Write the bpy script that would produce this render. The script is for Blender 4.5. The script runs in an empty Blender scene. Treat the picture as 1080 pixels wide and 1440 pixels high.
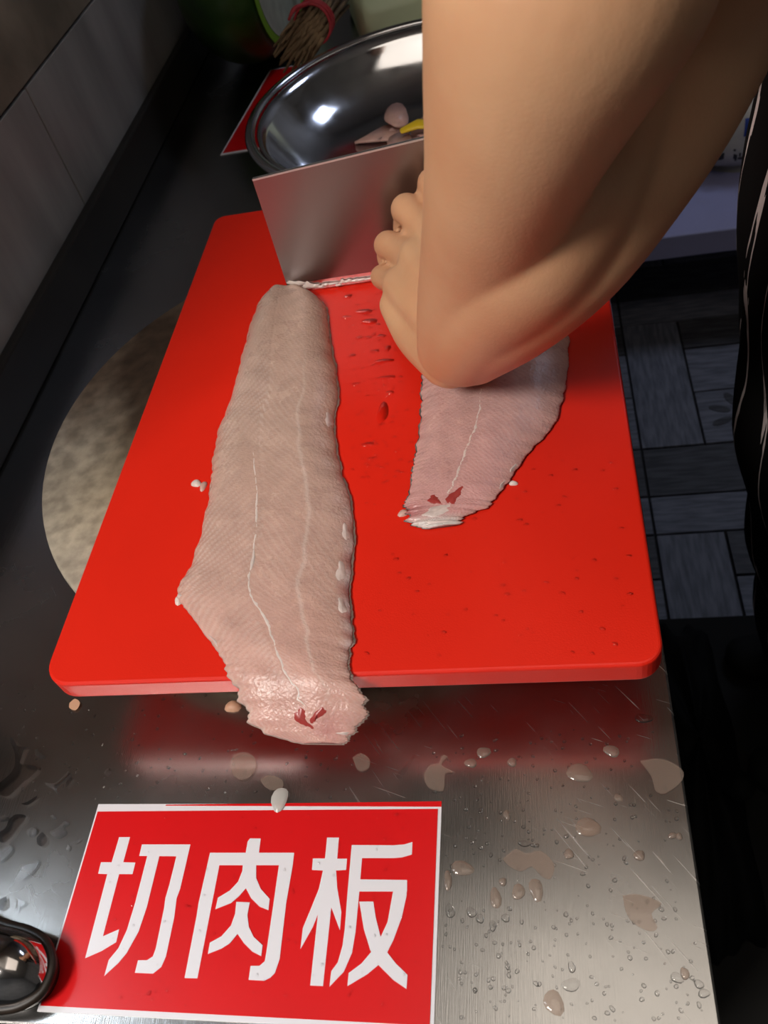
import bpy, bmesh, math, random
import numpy as np
from mathutils import Vector, Matrix
from mathutils.geometry import tessellate_polygon

random.seed(7); rng = np.random.default_rng(7)
S = bpy.context.scene
COL = S.collection

# ------------------------------------------------------------------ camera
# world: z=0 is the worktop, X to the right along its front edge, Y away, metres
FPX = 1200.0
CAM = np.array([0.0, 0.0, 0.52])
def _basis():
    y = np.array([685 - 540, -712 - 720, FPX]); y /= np.linalg.norm(y)
    x = -np.array([-5200 - 540, 1140 - 720, FPX]); x -= y * (x @ y); x /= np.linalg.norm(x)
    return np.stack([x, y, np.cross(x, y)])
RM = _basis()
def ray(px, py): return RM @ np.array([px - 540.0, py - 720.0, FPX]) / FPX
def at_z(px, py, z):
    d = ray(px, py); return CAM + d * ((z - CAM[2]) / d[2])
def at_y(px, py, y):
    d = ray(px, py); return CAM + d * (y / d[1])
def at_d(px, py, d): return CAM + ray(px, py) * d

cam = bpy.data.cameras.new('camera'); co = bpy.data.objects.new('camera', cam); COL.objects.link(co)
M = Matrix.Identity(4)
for i in range(3):
    M[i][0] = RM[i, 0]; M[i][1] = -RM[i, 1]; M[i][2] = -RM[i, 2]; M[i][3] = CAM[i]
co.matrix_world = M
cam.sensor_fit = 'VERTICAL'; cam.sensor_height = 24; cam.lens = 24 * FPX / 1440
cam.clip_start = 0.02; cam.clip_end = 30
cam.dof.use_dof = True; cam.dof.focus_distance = 0.60; cam.dof.aperture_fstop = 9.0
S.camera = co

# ------------------------------------------------------------------ world, light, exposure
W = bpy.data.worlds.new('room_air'); S.world = W; W.use_nodes = True
W.node_tree.nodes['Background'].inputs[0].default_value = (0.5, 0.6, 0.9, 1)
W.node_tree.nodes['Background'].inputs[1].default_value = 0.01
S.view_settings.view_transform = 'Standard'; S.view_settings.look = 'None'
S.view_settings.gamma = 1; S.view_settings.use_curve_mapping = False
S.view_settings.exposure = 0.0

LAMP_A = (-0.88, -0.50, 1.35)     # lamp hanging in the open bay to the left
LAMP_B = (0.15, 0.15, 1.62)      # panel in the ceiling
LAMP_C = (0.95, 2.2, 1.62)       # cool panel at the back
def area(name, loc, target, w, h, power, col):
    l = bpy.data.lights.new(name, 'AREA'); l.shape = 'RECTANGLE'; l.size = w; l.size_y = h
    l.energy = power; l.color = col
    o = bpy.data.objects.new(name, l); COL.objects.link(o); o.location = loc
    d = Vector(target) - Vector(loc); o.rotation_euler = d.to_track_quat('-Z', 'Y').to_euler()
    return o
area('lamp_light', LAMP_A, (-0.1, 0.45, 0.1), 0.40, 0.40, 19, (1.0, 0.94, 0.87))
area('panel_light', LAMP_B, (0.15, 0.15, 0), 0.9, 0.9, 1.2, (1.0, 0.88, 0.74))
area('back_panel_light', LAMP_C, (0.95, 2.2, 0), 0.5, 0.5, 4.0, (0.62, 0.72, 1.0))
LAMP_D = (-1.60, 0.50, 1.50)     # small cool lamp further into the bay
area('bay_light', LAMP_D, (-0.4, 0.15, 0.0), 1.0, 0.9, 30.0, (0.78, 0.90, 1.0))

# ------------------------------------------------------------------ materials
def mat(name, col, rough=0.5, metal=0.0, noise=0.0, nscale=20, stretch=(1, 1, 1), bump=0.0, bscale=200, bstretch=(1, 1, 1),
        sss=0.0, trans=0.0, ior=1.45, coat=0.0, emit=None, estr=0.0, attr=None, col2=None, rnoise=0.0, spec=0.5):
    m = bpy.data.materials.new(name); m.use_nodes = True
    nt = m.node_tree; N = nt.nodes; L = nt.links; b = N['Principled BSDF']
    c4 = (*col, 1)
    b.inputs['Base Color'].default_value = c4
    b.inputs['Roughness'].default_value = rough; b.inputs['Metallic'].default_value = metal
    b.inputs['IOR'].default_value = ior; b.inputs['Transmission Weight'].default_value = trans
    b.inputs['Coat Weight'].default_value = coat; b.inputs['Coat Roughness'].default_value = 0.12
    b.inputs['Specular IOR Level'].default_value = spec
    if sss:
        b.inputs['Subsurface Weight'].default_value = sss
        b.inputs['Subsurface Radius'].default_value = (0.012, 0.004, 0.002); b.inputs['Subsurface Scale'].default_value = 1.0
    if emit:
        b.inputs['Emission Color'].default_value = (*emit, 1); b.inputs['Emission Strength'].default_value = estr
    tc = N.new('ShaderNodeTexCoord')
    def noise_node(sc, st, det=4):
        mp = N.new('ShaderNodeMapping'); mp.inputs['Scale'].default_value = st
        L.new(tc.outputs['Object'], mp.inputs['Vector'])
        n = N.new('ShaderNodeTexNoise'); n.inputs['Scale'].default_value = sc; n.inputs['Detail'].default_value = det
        L.new(mp.outputs[0], n.inputs['Vector']); return n
    src = None
    if attr:
        a = N.new('ShaderNodeAttribute'); a.attribute_name = attr; src = a.outputs['Color']
        L.new(src, b.inputs['Base Color'])
    if noise > 0:
        n = noise_node(nscale, stretch)
        r = N.new('ShaderNodeMapRange'); r.inputs[1].default_value = 0.35; r.inputs[2].default_value = 0.65
        L.new(n.outputs['Fac'], r.inputs[0])
        mx = N.new('ShaderNodeMix'); mx.data_type = 'RGBA'
        d = col2 if col2 else tuple(x * (1 - noise) for x in col)
        mx.inputs['A'].default_value = (*d, 1); mx.inputs['B'].default_value = c4
        L.new(r.outputs[0], mx.inputs['Factor'])
        if src:
            mm = N.new('ShaderNodeMix'); mm.data_type = 'RGBA'; mm.blend_type = 'MULTIPLY'; mm.inputs['Factor'].default_value = 1
            L.new(src, mm.inputs['A']); L.new(mx.outputs['Result'], mm.inputs['B']); L.new(mm.outputs['Result'], b.inputs['Base Color'])
        else:
            L.new(mx.outputs['Result'], b.inputs['Base Color'])
    if rnoise > 0:
        n = noise_node(30, stretch); r = N.new('ShaderNodeMapRange')
        r.inputs[1].default_value = 0.3; r.inputs[2].default_value = 0.7
        r.inputs[3].default_value = max(0.02, rough - rnoise); r.inputs[4].default_value = rough + rnoise
        L.new(n.outputs['Fac'], r.inputs[0]); L.new(r.outputs[0], b.inputs['Roughness'])
    if bump > 0:
        n = noise_node(bscale, bstretch, 3)
        bp = N.new('ShaderNodeBump'); bp.inputs['Strength'].default_value = bump; bp.inputs['Distance'].default_value = 0.001
        L.new(n.outputs['Fac'], bp.inputs['Height']); L.new(bp.outputs[0], b.inputs['Normal'])
    return m

MT = dict(
    red_board=mat('red_board', (0.80, 0.019, 0.006), 0.40, bump=0.10, bscale=900, noise=0.08, nscale=6),
    red_sign=mat('red_sign', (0.66, 0.006, 0.008), 0.28, noise=0.06, nscale=15, bump=0.03, bscale=60),
    white_sign=mat('white_sign', (0.74, 0.72, 0.76), 0.35),
    white_plastic=mat('white_plastic', (0.72, 0.68, 0.62), 0.5, attr='Col', noise=0.4, nscale=75, bump=0.3, bscale=160),
    bowl=mat('bowl_steel', (0.74, 0.74, 0.76), 0.13, 1.0, bump=0.02, bscale=20, rnoise=0.05),
    blade=mat('blade_steel', (0.33, 0.29, 0.29), 0.30, 1.0),
    blade_edge=mat('blade_edge_steel', (0.9, 0.9, 0.9), 0.25, 1.0, bump=0.4, bscale=160, bstretch=(1, 0.3, 0.3)),
    spine_steel=mat('spine_steel', (0.85, 0.82, 0.80), 0.55, 1.0),
    wood=mat('handle_wood', (0.16, 0.07, 0.03), 0.5, noise=0.5, nscale=40, stretch=(1, 8, 8)),
    upstand=mat('dark_upstand', (0.020, 0.017, 0.014), 0.55, noise=0.4, nscale=8),  # near-black tone for the strip along the foot of the tiled wall
    edge_steel=mat('edge_steel', (0.50, 0.49, 0.47), 0.35, 1.0, rnoise=0.1),
    dark_steel=mat('leg_steel', (0.14, 0.14, 0.14), 0.45, 1.0),
    plank=mat('grey_plank', (0.27, 0.28, 0.34), 0.55, noise=0.45, nscale=9, stretch=(2, 14, 1), bump=0.1, bscale=60),
    plank_b=mat('grey_plank_along', (0.27, 0.28, 0.34), 0.55, noise=0.45, nscale=9, stretch=(14, 2, 1), bump=0.1, bscale=60),
    plank_d=mat('dark_plank', (0.12, 0.12, 0.135), 0.55, noise=0.5, nscale=9, stretch=(2, 14, 1), bump=0.1, bscale=60),
    grout=mat('dark_grout', (0.03, 0.03, 0.03), 0.8),
    tile=mat('wall_tile', (0.36, 0.355, 0.345), 0.30, noise=0.35, nscale=5, stretch=(1, 3, 0.7)),
    tile_b=mat('wall_tile_brown', (0.30, 0.255, 0.20), 0.35, noise=0.45, nscale=12),
    plaster=mat('ceiling_paint', (0.55, 0.52, 0.47), 0.8, noise=0.1, nscale=3),
    room=mat('room_paint', (0.30, 0.29, 0.28), 0.8, noise=0.2, nscale=3),
    black=mat('black_plastic', (0.004, 0.004, 0.004), 0.75, spec=0.2, noise=0.4, nscale=12),
    rubber=mat('black_rubber', (0.008, 0.007, 0.006), 0.8, noise=0.3, nscale=20),
    skin=mat('skin', (0.66, 0.375, 0.21), 0.48, noise=0.12, nscale=14, bump=0.13, bscale=560, bstretch=(1, 0.5, 1), sss=0.12, col2=(0.60, 0.305, 0.165)),
    shirt=mat('dark_shirt', (0.012, 0.011, 0.012), 0.85, noise=0.3, nscale=50),
    hair=mat('black_hair', (0.01, 0.008, 0.007), 0.6),
    eye=mat('eye_white', (0.7, 0.68, 0.65), 0.2),
    flesh=mat('fish_flesh', (1.0, 1.0, 1.0), 0.27, rnoise=0.10, attr='Col', sss=0.10, bump=0.55, bscale=480, bstretch=(1, 1, 1), coat=0.05, noise=0.10, nscale=60),
    fskin=mat('fish_skin', (0.035, 0.038, 0.036), 0.25, noise=0.6, nscale=120, col2=(0.25, 0.24, 0.22)),
    pale_skin=mat('pale_fish_skin', (0.62, 0.47, 0.41), 0.3, noise=0.35, nscale=120, trans=0.2),
    bone=mat('fish_sinew', (0.80, 0.66, 0.60), 0.3, sss=0.1, noise=0.15, nscale=90),
    blood=mat('fish_blood', (0.36, 0.045, 0.04), 0.3),
    flake=mat('pale_flake', (0.74, 0.61, 0.57), 0.3, noise=0.25, nscale=150),
    white_bit=mat('fish_bit', (0.75, 0.63, 0.58), 0.25, sss=0.1),
    pink_bit=mat('fish_slice', (0.70, 0.42, 0.36), 0.3, sss=0.1, noise=0.2, nscale=60),
    scale=mat('fish_scale', (0.7, 0.68, 0.64), 0.15, trans=0.4, ior=1.4),
    chip=mat('tan_chip', (0.60, 0.34, 0.22), 0.5),
    yellow=mat('yellow_rind', (0.75, 0.50, 0.02), 0.4),
    melon=mat('melon_rind', (0.030, 0.085, 0.012), 0.35, noise=0.6, nscale=14, col2=(0.012, 0.035, 0.006)),
    melon_l=mat('melon_light_rind', (0.25, 0.50, 0.03), 0.4),
    melon_f=mat('melon_flesh', (0.62, 0.66, 0.56), 0.4, noise=0.25, nscale=30, bump=0.3, bscale=80),
    melon_p=mat('pale_green_flesh', (0.62, 0.68, 0.44), 0.45, noise=0.15, nscale=10),
    stem=mat('dry_stem', (0.26, 0.17, 0.09), 0.8, noise=0.6, nscale=60, stretch=(1, 1, 0.3), bump=0.5, bscale=200),
    redtie=mat('red_twine', (0.45, 0.03, 0.04), 0.6, noise=0.3, nscale=90),
    lav=mat('white_laminate', (0.50, 0.50, 0.80), 0.5, noise=0.06, nscale=10),
    sack=mat('sack_weave', (0.52, 0.50, 0.48), 0.6, noise=0.12, nscale=40, bump=0.3, bscale=150),
    ink=mat('sack_ink', (0.03, 0.03, 0.035), 0.6), blue=mat('sack_blue', (0.02, 0.05, 0.28), 0.6),
    film=mat('plastic_film', (0.42, 0.43, 0.40), 0.25, noise=0.4, nscale=25, trans=0.3),
    pan=mat('pan_steel', (0.50, 0.47, 0.46), 0.10, 1.0, rnoise=0.05), grime=mat('dark_grime', (0.022, 0.013, 0.008), 0.45, noise=0.5, nscale=80),
    lamp_body=mat('lamp_body', (0.5, 0.5, 0.5), 0.5), lamp_on=mat('lamp_diffuser', (0.8, 0.8, 0.8), 0.5, emit=(1, 0.94, 0.86), estr=12),
    lamp_dim=mat('lamp_diffuser_dim', (0.8, 0.8, 0.8), 0.5, emit=(1, 0.9, 0.78), estr=0.8),
    lamp_cool=mat('lamp_diffuser_cool', (0.8, 0.8, 0.8), 0.5, emit=(0.75, 0.85, 1), estr=2),
)

def steel_top():
    m = bpy.data.materials.new('brushed_worktop'); m.use_nodes = True
    nt = m.node_tree; N = nt.nodes; L = nt.links; b = N['Principled BSDF']
    b.inputs['Metallic'].default_value = 1.0
    tc = N.new('ShaderNodeTexCoord')
    def nz(scale, st, rot=0, det=3):
        mp = N.new('ShaderNodeMapping'); mp.inputs['Scale'].default_value = st; mp.inputs['Rotation'].default_value = (0, 0, rot)
        r = N.new('ShaderNodeVectorRotate'); r.rotation_type = 'Z_AXIS'; r.inputs['Angle'].default_value = rot
        L.new(tc.outputs['Object'], r.inputs['Vector']); mp.inputs['Rotation'].default_value = (0, 0, 0)
        L.new(r.outputs[0], mp.inputs['Vector'])
        n = N.new('ShaderNodeTexNoise'); n.inputs['Scale'].default_value = scale; n.inputs['Detail'].default_value = det
        L.new(mp.outputs[0], n.inputs['Vector']); return n.outputs['Fac']
    def rng_(s, a, c, lo, hi):
        r = N.new('ShaderNodeMapRange'); r.inputs[1].default_value = a; r.inputs[2].default_value = c
        r.inputs[3].default_value = lo; r.inputs[4].default_value = hi; L.new(s, r.inputs[0]); return r.outputs[0]
    def math_(op, a, c):
        x = N.new('ShaderNodeMath'); x.operation = op; L.new(a, x.inputs[0])
        if isinstance(c, float): x.inputs[1].default_value = c
        else: L.new(c, x.inputs[1])
        return x.outputs[0]
    brush = nz(60, (30, 1, 1)); blot = nz(9, (1, 1, 1), det=5)
    sc1 = rng_(nz(14, (1.2, 36, 1), math.radians(52)), 0.66, 0.72, 0, 1)
    sc2 = rng_(nz(12, (1.5, 60, 1), math.radians(20)), 0.68, 0.73, 0, 1)
    patch = rng_(nz(5, (1, 1, 1)), 0.45, 0.6, 0, 1)
    sx = N.new('ShaderNodeSeparateXYZ'); L.new(tc.outputs['Object'], sx.inputs[0])
    worn = rng_(sx.outputs[0], -0.20, -0.08, 0.06, 1.0)          # the knife-scratched end of the top
    scr = math_('MULTIPLY', math_('MULTIPLY', math_('MAXIMUM', sc1, sc2), patch), worn)
    ro = math_('ADD', rng_(blot, 0.3, 0.7, 0.17, 0.30), math_('MULTIPLY', scr, 0.25))
    L.new(ro, b.inputs['Roughness'])
    mx = N.new('ShaderNodeMix'); mx.data_type = 'RGBA'
    mx.inputs['A'].default_value = (0.46, 0.45, 0.44, 1); mx.inputs['B'].default_value = (0.85, 0.83, 0.80, 1)
    L.new(scr, mx.inputs['Factor']); L.new(mx.outputs['Result'], b.inputs['Base Color'])
    bp = N.new('ShaderNodeBump'); bp.inputs['Strength'].default_value = 0.12; bp.inputs['Distance'].default_value = 0.0006
    L.new(math_('ADD', brush, math_('MULTIPLY', scr, 0.8)), bp.inputs['Height']); L.new(bp.outputs[0], b.inputs['Normal'])
    return m
MT['steel_top'] = steel_top()
def water_mat(name, tint, body, amount, rough=0.02):
    m = bpy.data.materials.new(name); m.use_nodes = True
    nt = m.node_tree; N = nt.nodes; L = nt.links; out = N['Material Output']; b = N['Principled BSDF']
    b.inputs['Base Color'].default_value = (*body, 1); b.inputs['Roughness'].default_value = 0.25
    t = N.new('ShaderNodeBsdfTransparent'); t.inputs[0].default_value = (*tint, 1)
    g = N.new('ShaderNodeBsdfGlossy'); g.inputs['Roughness'].default_value = rough
    fr = N.new('ShaderNodeFresnel'); fr.inputs['IOR'].default_value = 1.42
    m1 = N.new('ShaderNodeMixShader'); m1.inputs[0].default_value = amount
    L.new(t.outputs[0], m1.inputs[1]); L.new(b.outputs[0], m1.inputs[2])
    m2 = N.new('ShaderNodeMixShader'); L.new(fr.outputs[0], m2.inputs[0]); L.new(m1.outputs[0], m2.inputs[1]); L.new(g.outputs[0], m2.inputs[2])
    L.new(m2.outputs[0], out.inputs['Surface']); return m
MT['water'] = water_mat('water', (0.97, 0.97, 0.97), (0.5, 0.5, 0.5), 0.0)
MT['water_glass'] = mat('thick_water', (0.93, 0.94, 0.96), 0.0, trans=1.0, ior=1.33)
MT['milky'] = water_mat('fishy_water', (0.9, 0.84, 0.80), (0.60, 0.46, 0.38), 0.22)

def apron_mat():
    m = bpy.data.materials.new('striped_apron'); m.use_nodes = True
    nt = m.node_tree; N = nt.nodes; L = nt.links; b = N['Principled BSDF']; b.inputs['Roughness'].default_value = 0.9; b.inputs['Specular IOR Level'].default_value = 0.1
    uv = N.new('ShaderNodeUVMap'); sp = N.new('ShaderNodeSeparateXYZ'); L.new(uv.outputs[0], sp.inputs[0])
    nz = N.new('ShaderNodeTexNoise'); nz.inputs['Scale'].default_value = 5; L.new(uv.outputs[0], nz.inputs['Vector'])
    a = N.new('ShaderNodeMath'); a.operation = 'MULTIPLY_ADD'; L.new(nz.outputs['Fac'], a.inputs[0]); a.inputs[1].default_value = 0.6
    mu = N.new('ShaderNodeMath'); mu.operation = 'MULTIPLY'; mu.inputs[1].default_value = 1.0; L.new(sp.outputs[0], mu.inputs[0]); L.new(mu.outputs[0], a.inputs[2])
    fr = N.new('ShaderNodeMath'); fr.operation = 'FRACT'; L.new(a.outputs[0], fr.inputs[0])
    gt = N.new('ShaderNodeMath'); gt.operation = 'GREATER_THAN'; gt.inputs[1].default_value = 0.91; L.new(fr.outputs[0], gt.inputs[0])
    mx = N.new('ShaderNodeMix'); mx.data_type = 'RGBA'; mx.inputs['A'].default_value = (0.006, 0.005, 0.005, 1); mx.inputs['B'].default_value = (0.62, 0.52, 0.50, 1)
    L.new(gt.outputs[0], mx.inputs['Factor']); L.new(mx.outputs['Result'], b.inputs['Base Color'])
    return m
MT['apron'] = apron_mat()

# ------------------------------------------------------------------ builders
def tag(o, label=None, cat=None, group=None, kind=None):
    if label: o['label'] = label
    if cat: o['category'] = cat
    if group: o['group'] = group
    if kind: o['kind'] = kind
    return o
def empty(name, loc, label, cat, group=None):
    o = bpy.data.objects.new(name, None); COL.objects.link(o); o.location = loc; o.empty_display_size = 0.05
    return tag(o, label, cat, group)
def link(name, me, m, parent=None, smooth=True):
    o = bpy.data.objects.new(name, me); COL.objects.link(o)
    if m: me.materials.append(MT[m] if isinstance(m, str) else m)
    if smooth: me.polygons.foreach_set('use_smooth', [True] * len(me.polygons))
    if parent:
        o.parent = parent; o.matrix_parent_inverse = Matrix.Translation(-parent_loc(parent))
    return o
def parent_loc(p):
    v = Vector(p.location)
    while p.parent:
        pass_inv = p.matrix_parent_inverse.translation
        p2 = p.parent; v = v + pass_inv + Vector(p2.location) if True else v
        p = p2
    return v
def from_py(name, v, f, m, parent=None, smooth=True):
    me = bpy.data.meshes.new(name); me.from_pydata([tuple(map(float, p)) for p in v], [], f); me.update()
    return link(name, me, m, parent, smooth)
def from_bm(name, bm, m, parent=None, smooth=False):
    bmesh.ops.recalc_face_normals(bm, faces=bm.faces)
    me = bpy.data.meshes.new(name); bm.to_mesh(me); bm.free()
    return link(name, me, m, parent, smooth)
def box_bm(x0, x1, y0, y1, z0, z1, bev=0.0, seg=2, bm=None):
    b = bm or bmesh.new()
    r = bmesh.ops.create_cube(b, size=1)
    for v in r['verts']:
        v.co = Vector(((x0 + x1) / 2 + v.co.x * (x1 - x0), (y0 + y1) / 2 + v.co.y * (y1 - y0), (z0 + z1) / 2 + v.co.z * (z1 - z0)))
    if bev:
        bmesh.ops.bevel(b, geom=list({e for v in r['verts'] for e in v.link_edges}), offset=bev, segments=seg, affect='EDGES', profile=0.5)
    return b
def box(name, x0, x1, y0, y1, z0, z1, m, parent=None, bev=0.0):
    return from_bm(name, box_bm(x0, x1, y0, y1, z0, z1, bev), m, parent)
def slab(name, poly, z0, z1, m, parent=None, bev=0.0, seg=3):
    bm = bmesh.new(); vs = [bm.verts.new((p[0], p[1], z0)) for p in poly]; f = bm.faces.new(vs)
    r = bmesh.ops.extrude_face_region(bm, geom=[f])
    top = [e for e in r['geom'] if isinstance(e, bmesh.types.BMVert)]
    for v in top: v.co.z = z1
    bmesh.ops.recalc_face_normals(bm, faces=bm.faces)
    if bev:
        es = [e for e in bm.edges if abs(e.verts[0].co.z - e.verts[1].co.z) < 1e-9]
        bmesh.ops.bevel(bm, geom=es, offset=bev, segments=seg, affect='EDGES', profile=0.5)
    return from_bm(name, bm, m, parent)
def round_rect(x0, x1, y0, y1, rs, n=8):
    out = []
    for (cx, cy, a0), r in zip(((x0, y0, 180), (x1, y0, 270), (x1, y1, 0), (x0, y1, 90)), rs):
        ox = cx + (r if cx == x0 else -r); oy = cy + (r if cy == y0 else -r)
        for k in range(n + 1):
            a = math.radians(a0 + 90 * k / n); out.append((ox + r * math.cos(a), oy + r * math.sin(a)))
    return out
def revolve(name, prof, c, m, parent=None, n=96):
    v = []; f = []
    for (r, z) in prof:
        for k in range(n):
            a = 2 * math.pi * k / n; v.append((c[0] + r * math.cos(a), c[1] + r * math.sin(a), c[2] + z))
    for i in range(len(prof) - 1):
        for k in range(n):
            k2 = (k + 1) % n; f.append((i * n + k, i * n + k2, (i + 1) * n + k2, (i + 1) * n + k))
    return from_py(name, v, f, m, parent)
def loft(path, ra, rb=None, up=(0, 0, 1), n=20, caps=3):
    """closed tube through path with elliptic sections; rounded ends -> verts, faces"""
    P = np.array(path, float); ra = np.array(ra, float); rb = ra if rb is None else np.array(rb, float)
    k = len(P); V = []; F = []
    T = np.gradient(P, axis=0); T /= np.linalg.norm(T, axis=1)[:, None]
    st = []
    for j in range(caps):
        a = math.pi / 2 * (caps - j) / (caps + 0.0) * 0.97
        st.append((P[0] - T[0] * min(ra[0], rb[0]) * math.sin(a), T[0], ra[0] * math.cos(a), rb[0] * math.cos(a)))
    for i in range(k): st.append((P[i], T[i], ra[i], rb[i]))
    for j in range(caps):
        a = math.pi / 2 * (j + 1) / caps * 0.97
        st.append((P[-1] + T[-1] * min(ra[-1], rb[-1]) * math.sin(a), T[-1], ra[-1] * math.cos(a), rb[-1] * math.cos(a)))
    up = np.array(up, float)
    for p, t, a, b in st:
        s = np.cross(t, up)
        if np.linalg.norm(s) < 1e-3: s = np.cross(t, (1, 0, 0.01))
        s /= np.linalg.norm(s); u = np.cross(s, t)
        for q in range(n):
            an = 2 * math.pi * q / n; V.append(p + s * a * math.cos(an) + u * b * math.sin(an))
    r = len(st)
    for i in range(r - 1):
        for q in range(n):
            q2 = (q + 1) % n; F.append((i * n + q, i * n + q2, (i + 1) * n + q2, (i + 1) * n + q))
    F.append(tuple(range(n))[::-1]); F.append(tuple((r - 1) * n + q for q in range(n)))
    return V, F
def resample(P, n):
    """Catmull-Rom resampling of control rows (numpy k x d) to n rows"""
    P = np.array(P, float); k = len(P); out = []
    Q = np.vstack([2 * P[0] - P[1], P, 2 * P[-1] - P[-2]])
    for s in np.linspace(0, k - 1, n):
        i = min(int(s), k - 2); t = s - i; a, b, c, d = Q[i], Q[i + 1], Q[i + 2], Q[i + 3]
        out.append(0.5 * ((2 * b) + (-a + c) * t + (2 * a - 5 * b + 4 * c - d) * t * t + (-a + 3 * b - 3 * c + d) * t ** 3))
    return np.array(out)
def tube(name, path, r, m, parent=None, n=10, sm=24):
    R_ = np.atleast_1d(np.array(r, float)); R_ = R_ if len(R_) > 1 else np.full(len(path), R_[0])
    Q = resample(np.c_[np.array(path, float), R_], sm)
    V, F = loft(Q[:, :3], Q[:, 3], n=n); return from_py(name, V, F, m, parent)
def fnoise(x, y, seed=0):
    x = np.asarray(x, float); y = np.asarray(y, float); s = 0; r = np.random.default_rng(seed)
    for k in range(6):
        a, b, c = r.normal(size=3); s = s + np.sin(x * a + y * b + c * 6)
    return s / 6
def remesh(name, parts, voxel, m, parent, smooth=6):
    V = []; F = []
    for v, f in parts:
        o = len(V); V += [tuple(map(float, p)) for p in v]; F += [tuple(i + o for i in q) for q in f]
    me = bpy.data.meshes.new(name + '_src'); me.from_pydata(V, [], F)
    bm = bmesh.new(); bm.from_mesh(me); bmesh.ops.recalc_face_normals(bm, faces=bm.faces); bm.to_mesh(me); bm.free()
    o = bpy.data.objects.new(name + '_src', me); COL.objects.link(o)
    md = o.modifiers.new('r', 'REMESH'); md.mode = 'VOXEL'; md.voxel_size = voxel
    sm = o.modifiers.new('s', 'SMOOTH'); sm.iterations = smooth; sm.factor = 0.5
    dg = bpy.context.evaluated_depsgraph_get(); me2 = bpy.data.meshes.new_from_object(o.evaluated_get(dg))
    bpy.data.objects.remove(o); bpy.data.meshes.remove(me); me2.name = name; me2.materials.clear()
    return link(name, me2, m, parent)

# ------------------------------------------------------------------ the setting
def struct(o, label=None): o['kind'] = 'structure'; return tag(o, label)
FZ = -0.80; CZ = 1.70
XW = -0.55                     # face of the tiled wall
floor = struct(box('floor', -2.2, 2.4, -1.6, 3.0, FZ - 0.06, FZ - 0.006, 'grout'))
def plank(x0, x1, y0, y1, m):
    g = 0.0022
    return box('plank', x0 + g, x1 - g, y0 + g, y1 - g, FZ - 0.006, FZ + rng.uniform(-0.0008, 0.0008), MT[m], floor, 0.0012)
PX = [(0.168, 0.288), (0.288, 0.468)]
for k in (-1, 0, 1, 2):                                      # the woven plank pattern repeats every 0.627 m along Y
    for j in (-1, 0, 1):
        ox = j * 0.30; oy = k * 0.627 - 0.627
        plank(0.168 + ox, 0.468 + ox, 1.757 + oy - 0.0, 1.887 + oy, 'plank_d')     # dark board across
        plank(0.168 + ox, 0.468 + ox, 1.662 + oy, 1.757 + oy, 'plank')
        plank(0.168 + ox, 0.292 + ox, 1.260 + oy, 1.662 + oy, 'plank_b')
        plank(0.292 + ox, 0.468 + ox, 1.560 + oy, 1.662 + oy, 'plank_d')
        plank(0.292 + ox, 0.468 + ox, 1.416 + oy, 1.560 + oy, 'plank')
        # patterned square with petals in relief
        t = plank(0.292 + ox, 0.468 + ox, 1.260 + oy, 1.416 + oy, 'plank')
        if k == 1 and j == 0:
            for a in range(8):
                an = math.radians(a * 45 + 22); cx, cy = 0.38 + 0.048 * math.cos(an), 1.338 + 0.048 * math.sin(an)
                pts = [(cx + 0.022 * math.cos(q) * math.cos(an) - 0.009 * math.sin(q) * math.sin(an),
                        cy + 0.022 * math.cos(q) * math.sin(an) + 0.009 * math.sin(q) * math.cos(an)) for q in np.linspace(0, 6.28, 13)[:-1]]
                slab('petal', pts, FZ, FZ + 0.0014, 'plank_d', t)
ceiling = struct(box('ceiling', -2.2, 2.4, -1.6, 3.0, CZ, CZ + 0.06, 'plaster'))
WE = 0.20                      # the tiled wall starts here, the bay before it is open
wall = struct(box('wall_left', XW - 0.10, XW - 0.008, WE, 3.0, FZ, CZ, 'grout'))
def tile(y0, y1, z0, z1, m):
    return box('tile', XW - 0.008, XW, y0 + 0.0015, y1 - 0.0015, z0 + 0.0015, z1 - 0.0015, MT[m], wall, 0.001)
for r in range(-3, 5):
    z0 = 0.20 + 0.3 * r; off = 0.94 if r % 2 else 0.64
    y = off - 0.6
    while y < 3.0:
        a, b = max(y, WE), min(y + 0.6, 3.0)
        if b - a > 0.02: tile(a, b, z0, z0 + 0.3, 'tile_b' if r >= 0 else 'tile')
        y += 0.6
struct(box('wall_back', -2.2, 2.4, 3.0, 3.1, FZ, CZ, 'room'))
struct(box('wall_right', 2.4, 2.5, -1.6, 3.0, FZ, CZ, 'room'))
struct(box('wall_front', -2.2, 2.4, -1.7, -1.6, FZ, CZ, 'room'))
struct(box('wall_bay', -2.3, -2.2, -1.6, 3.0, FZ, CZ, 'room'))

# lamps
def lamp(name, loc, target, w, h, label, m):
    o = empty(name, loc, label, 'lamp'); d = Vector(target) - Vector(loc); q = d.to_track_quat('-Z', 'Y')
    for nm, mm, z0, z1, e in (('housing', 'lamp_body', 0.012, 0.05, 0.015), ('diffuser', m, 0.004, 0.012, 0.0)):
        p = from_bm(nm, box_bm(-w / 2 - e, w / 2 + e, -h / 2 - e, h / 2 + e, z0, z1, 0.002), mm)
        p.parent = o
    o.rotation_euler = q.to_euler(); return o
la = lamp('pendant_lamp', LAMP_A, (-0.1, 0.45, 0.1), 0.40, 0.40, 'square panel lamp hung on a cord in front of the tiled wall end', 'lamp_on')
c = tube('cord', [(LAMP_A[0], LAMP_A[1], LAMP_A[2] + 0.04), (LAMP_A[0], LAMP_A[1], CZ)], 0.004, 'black')
c.parent = la; c.matrix_parent_inverse = (Matrix.Translation(la.location) @ la.rotation_euler.to_matrix().to_4x4()).inverted()
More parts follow.
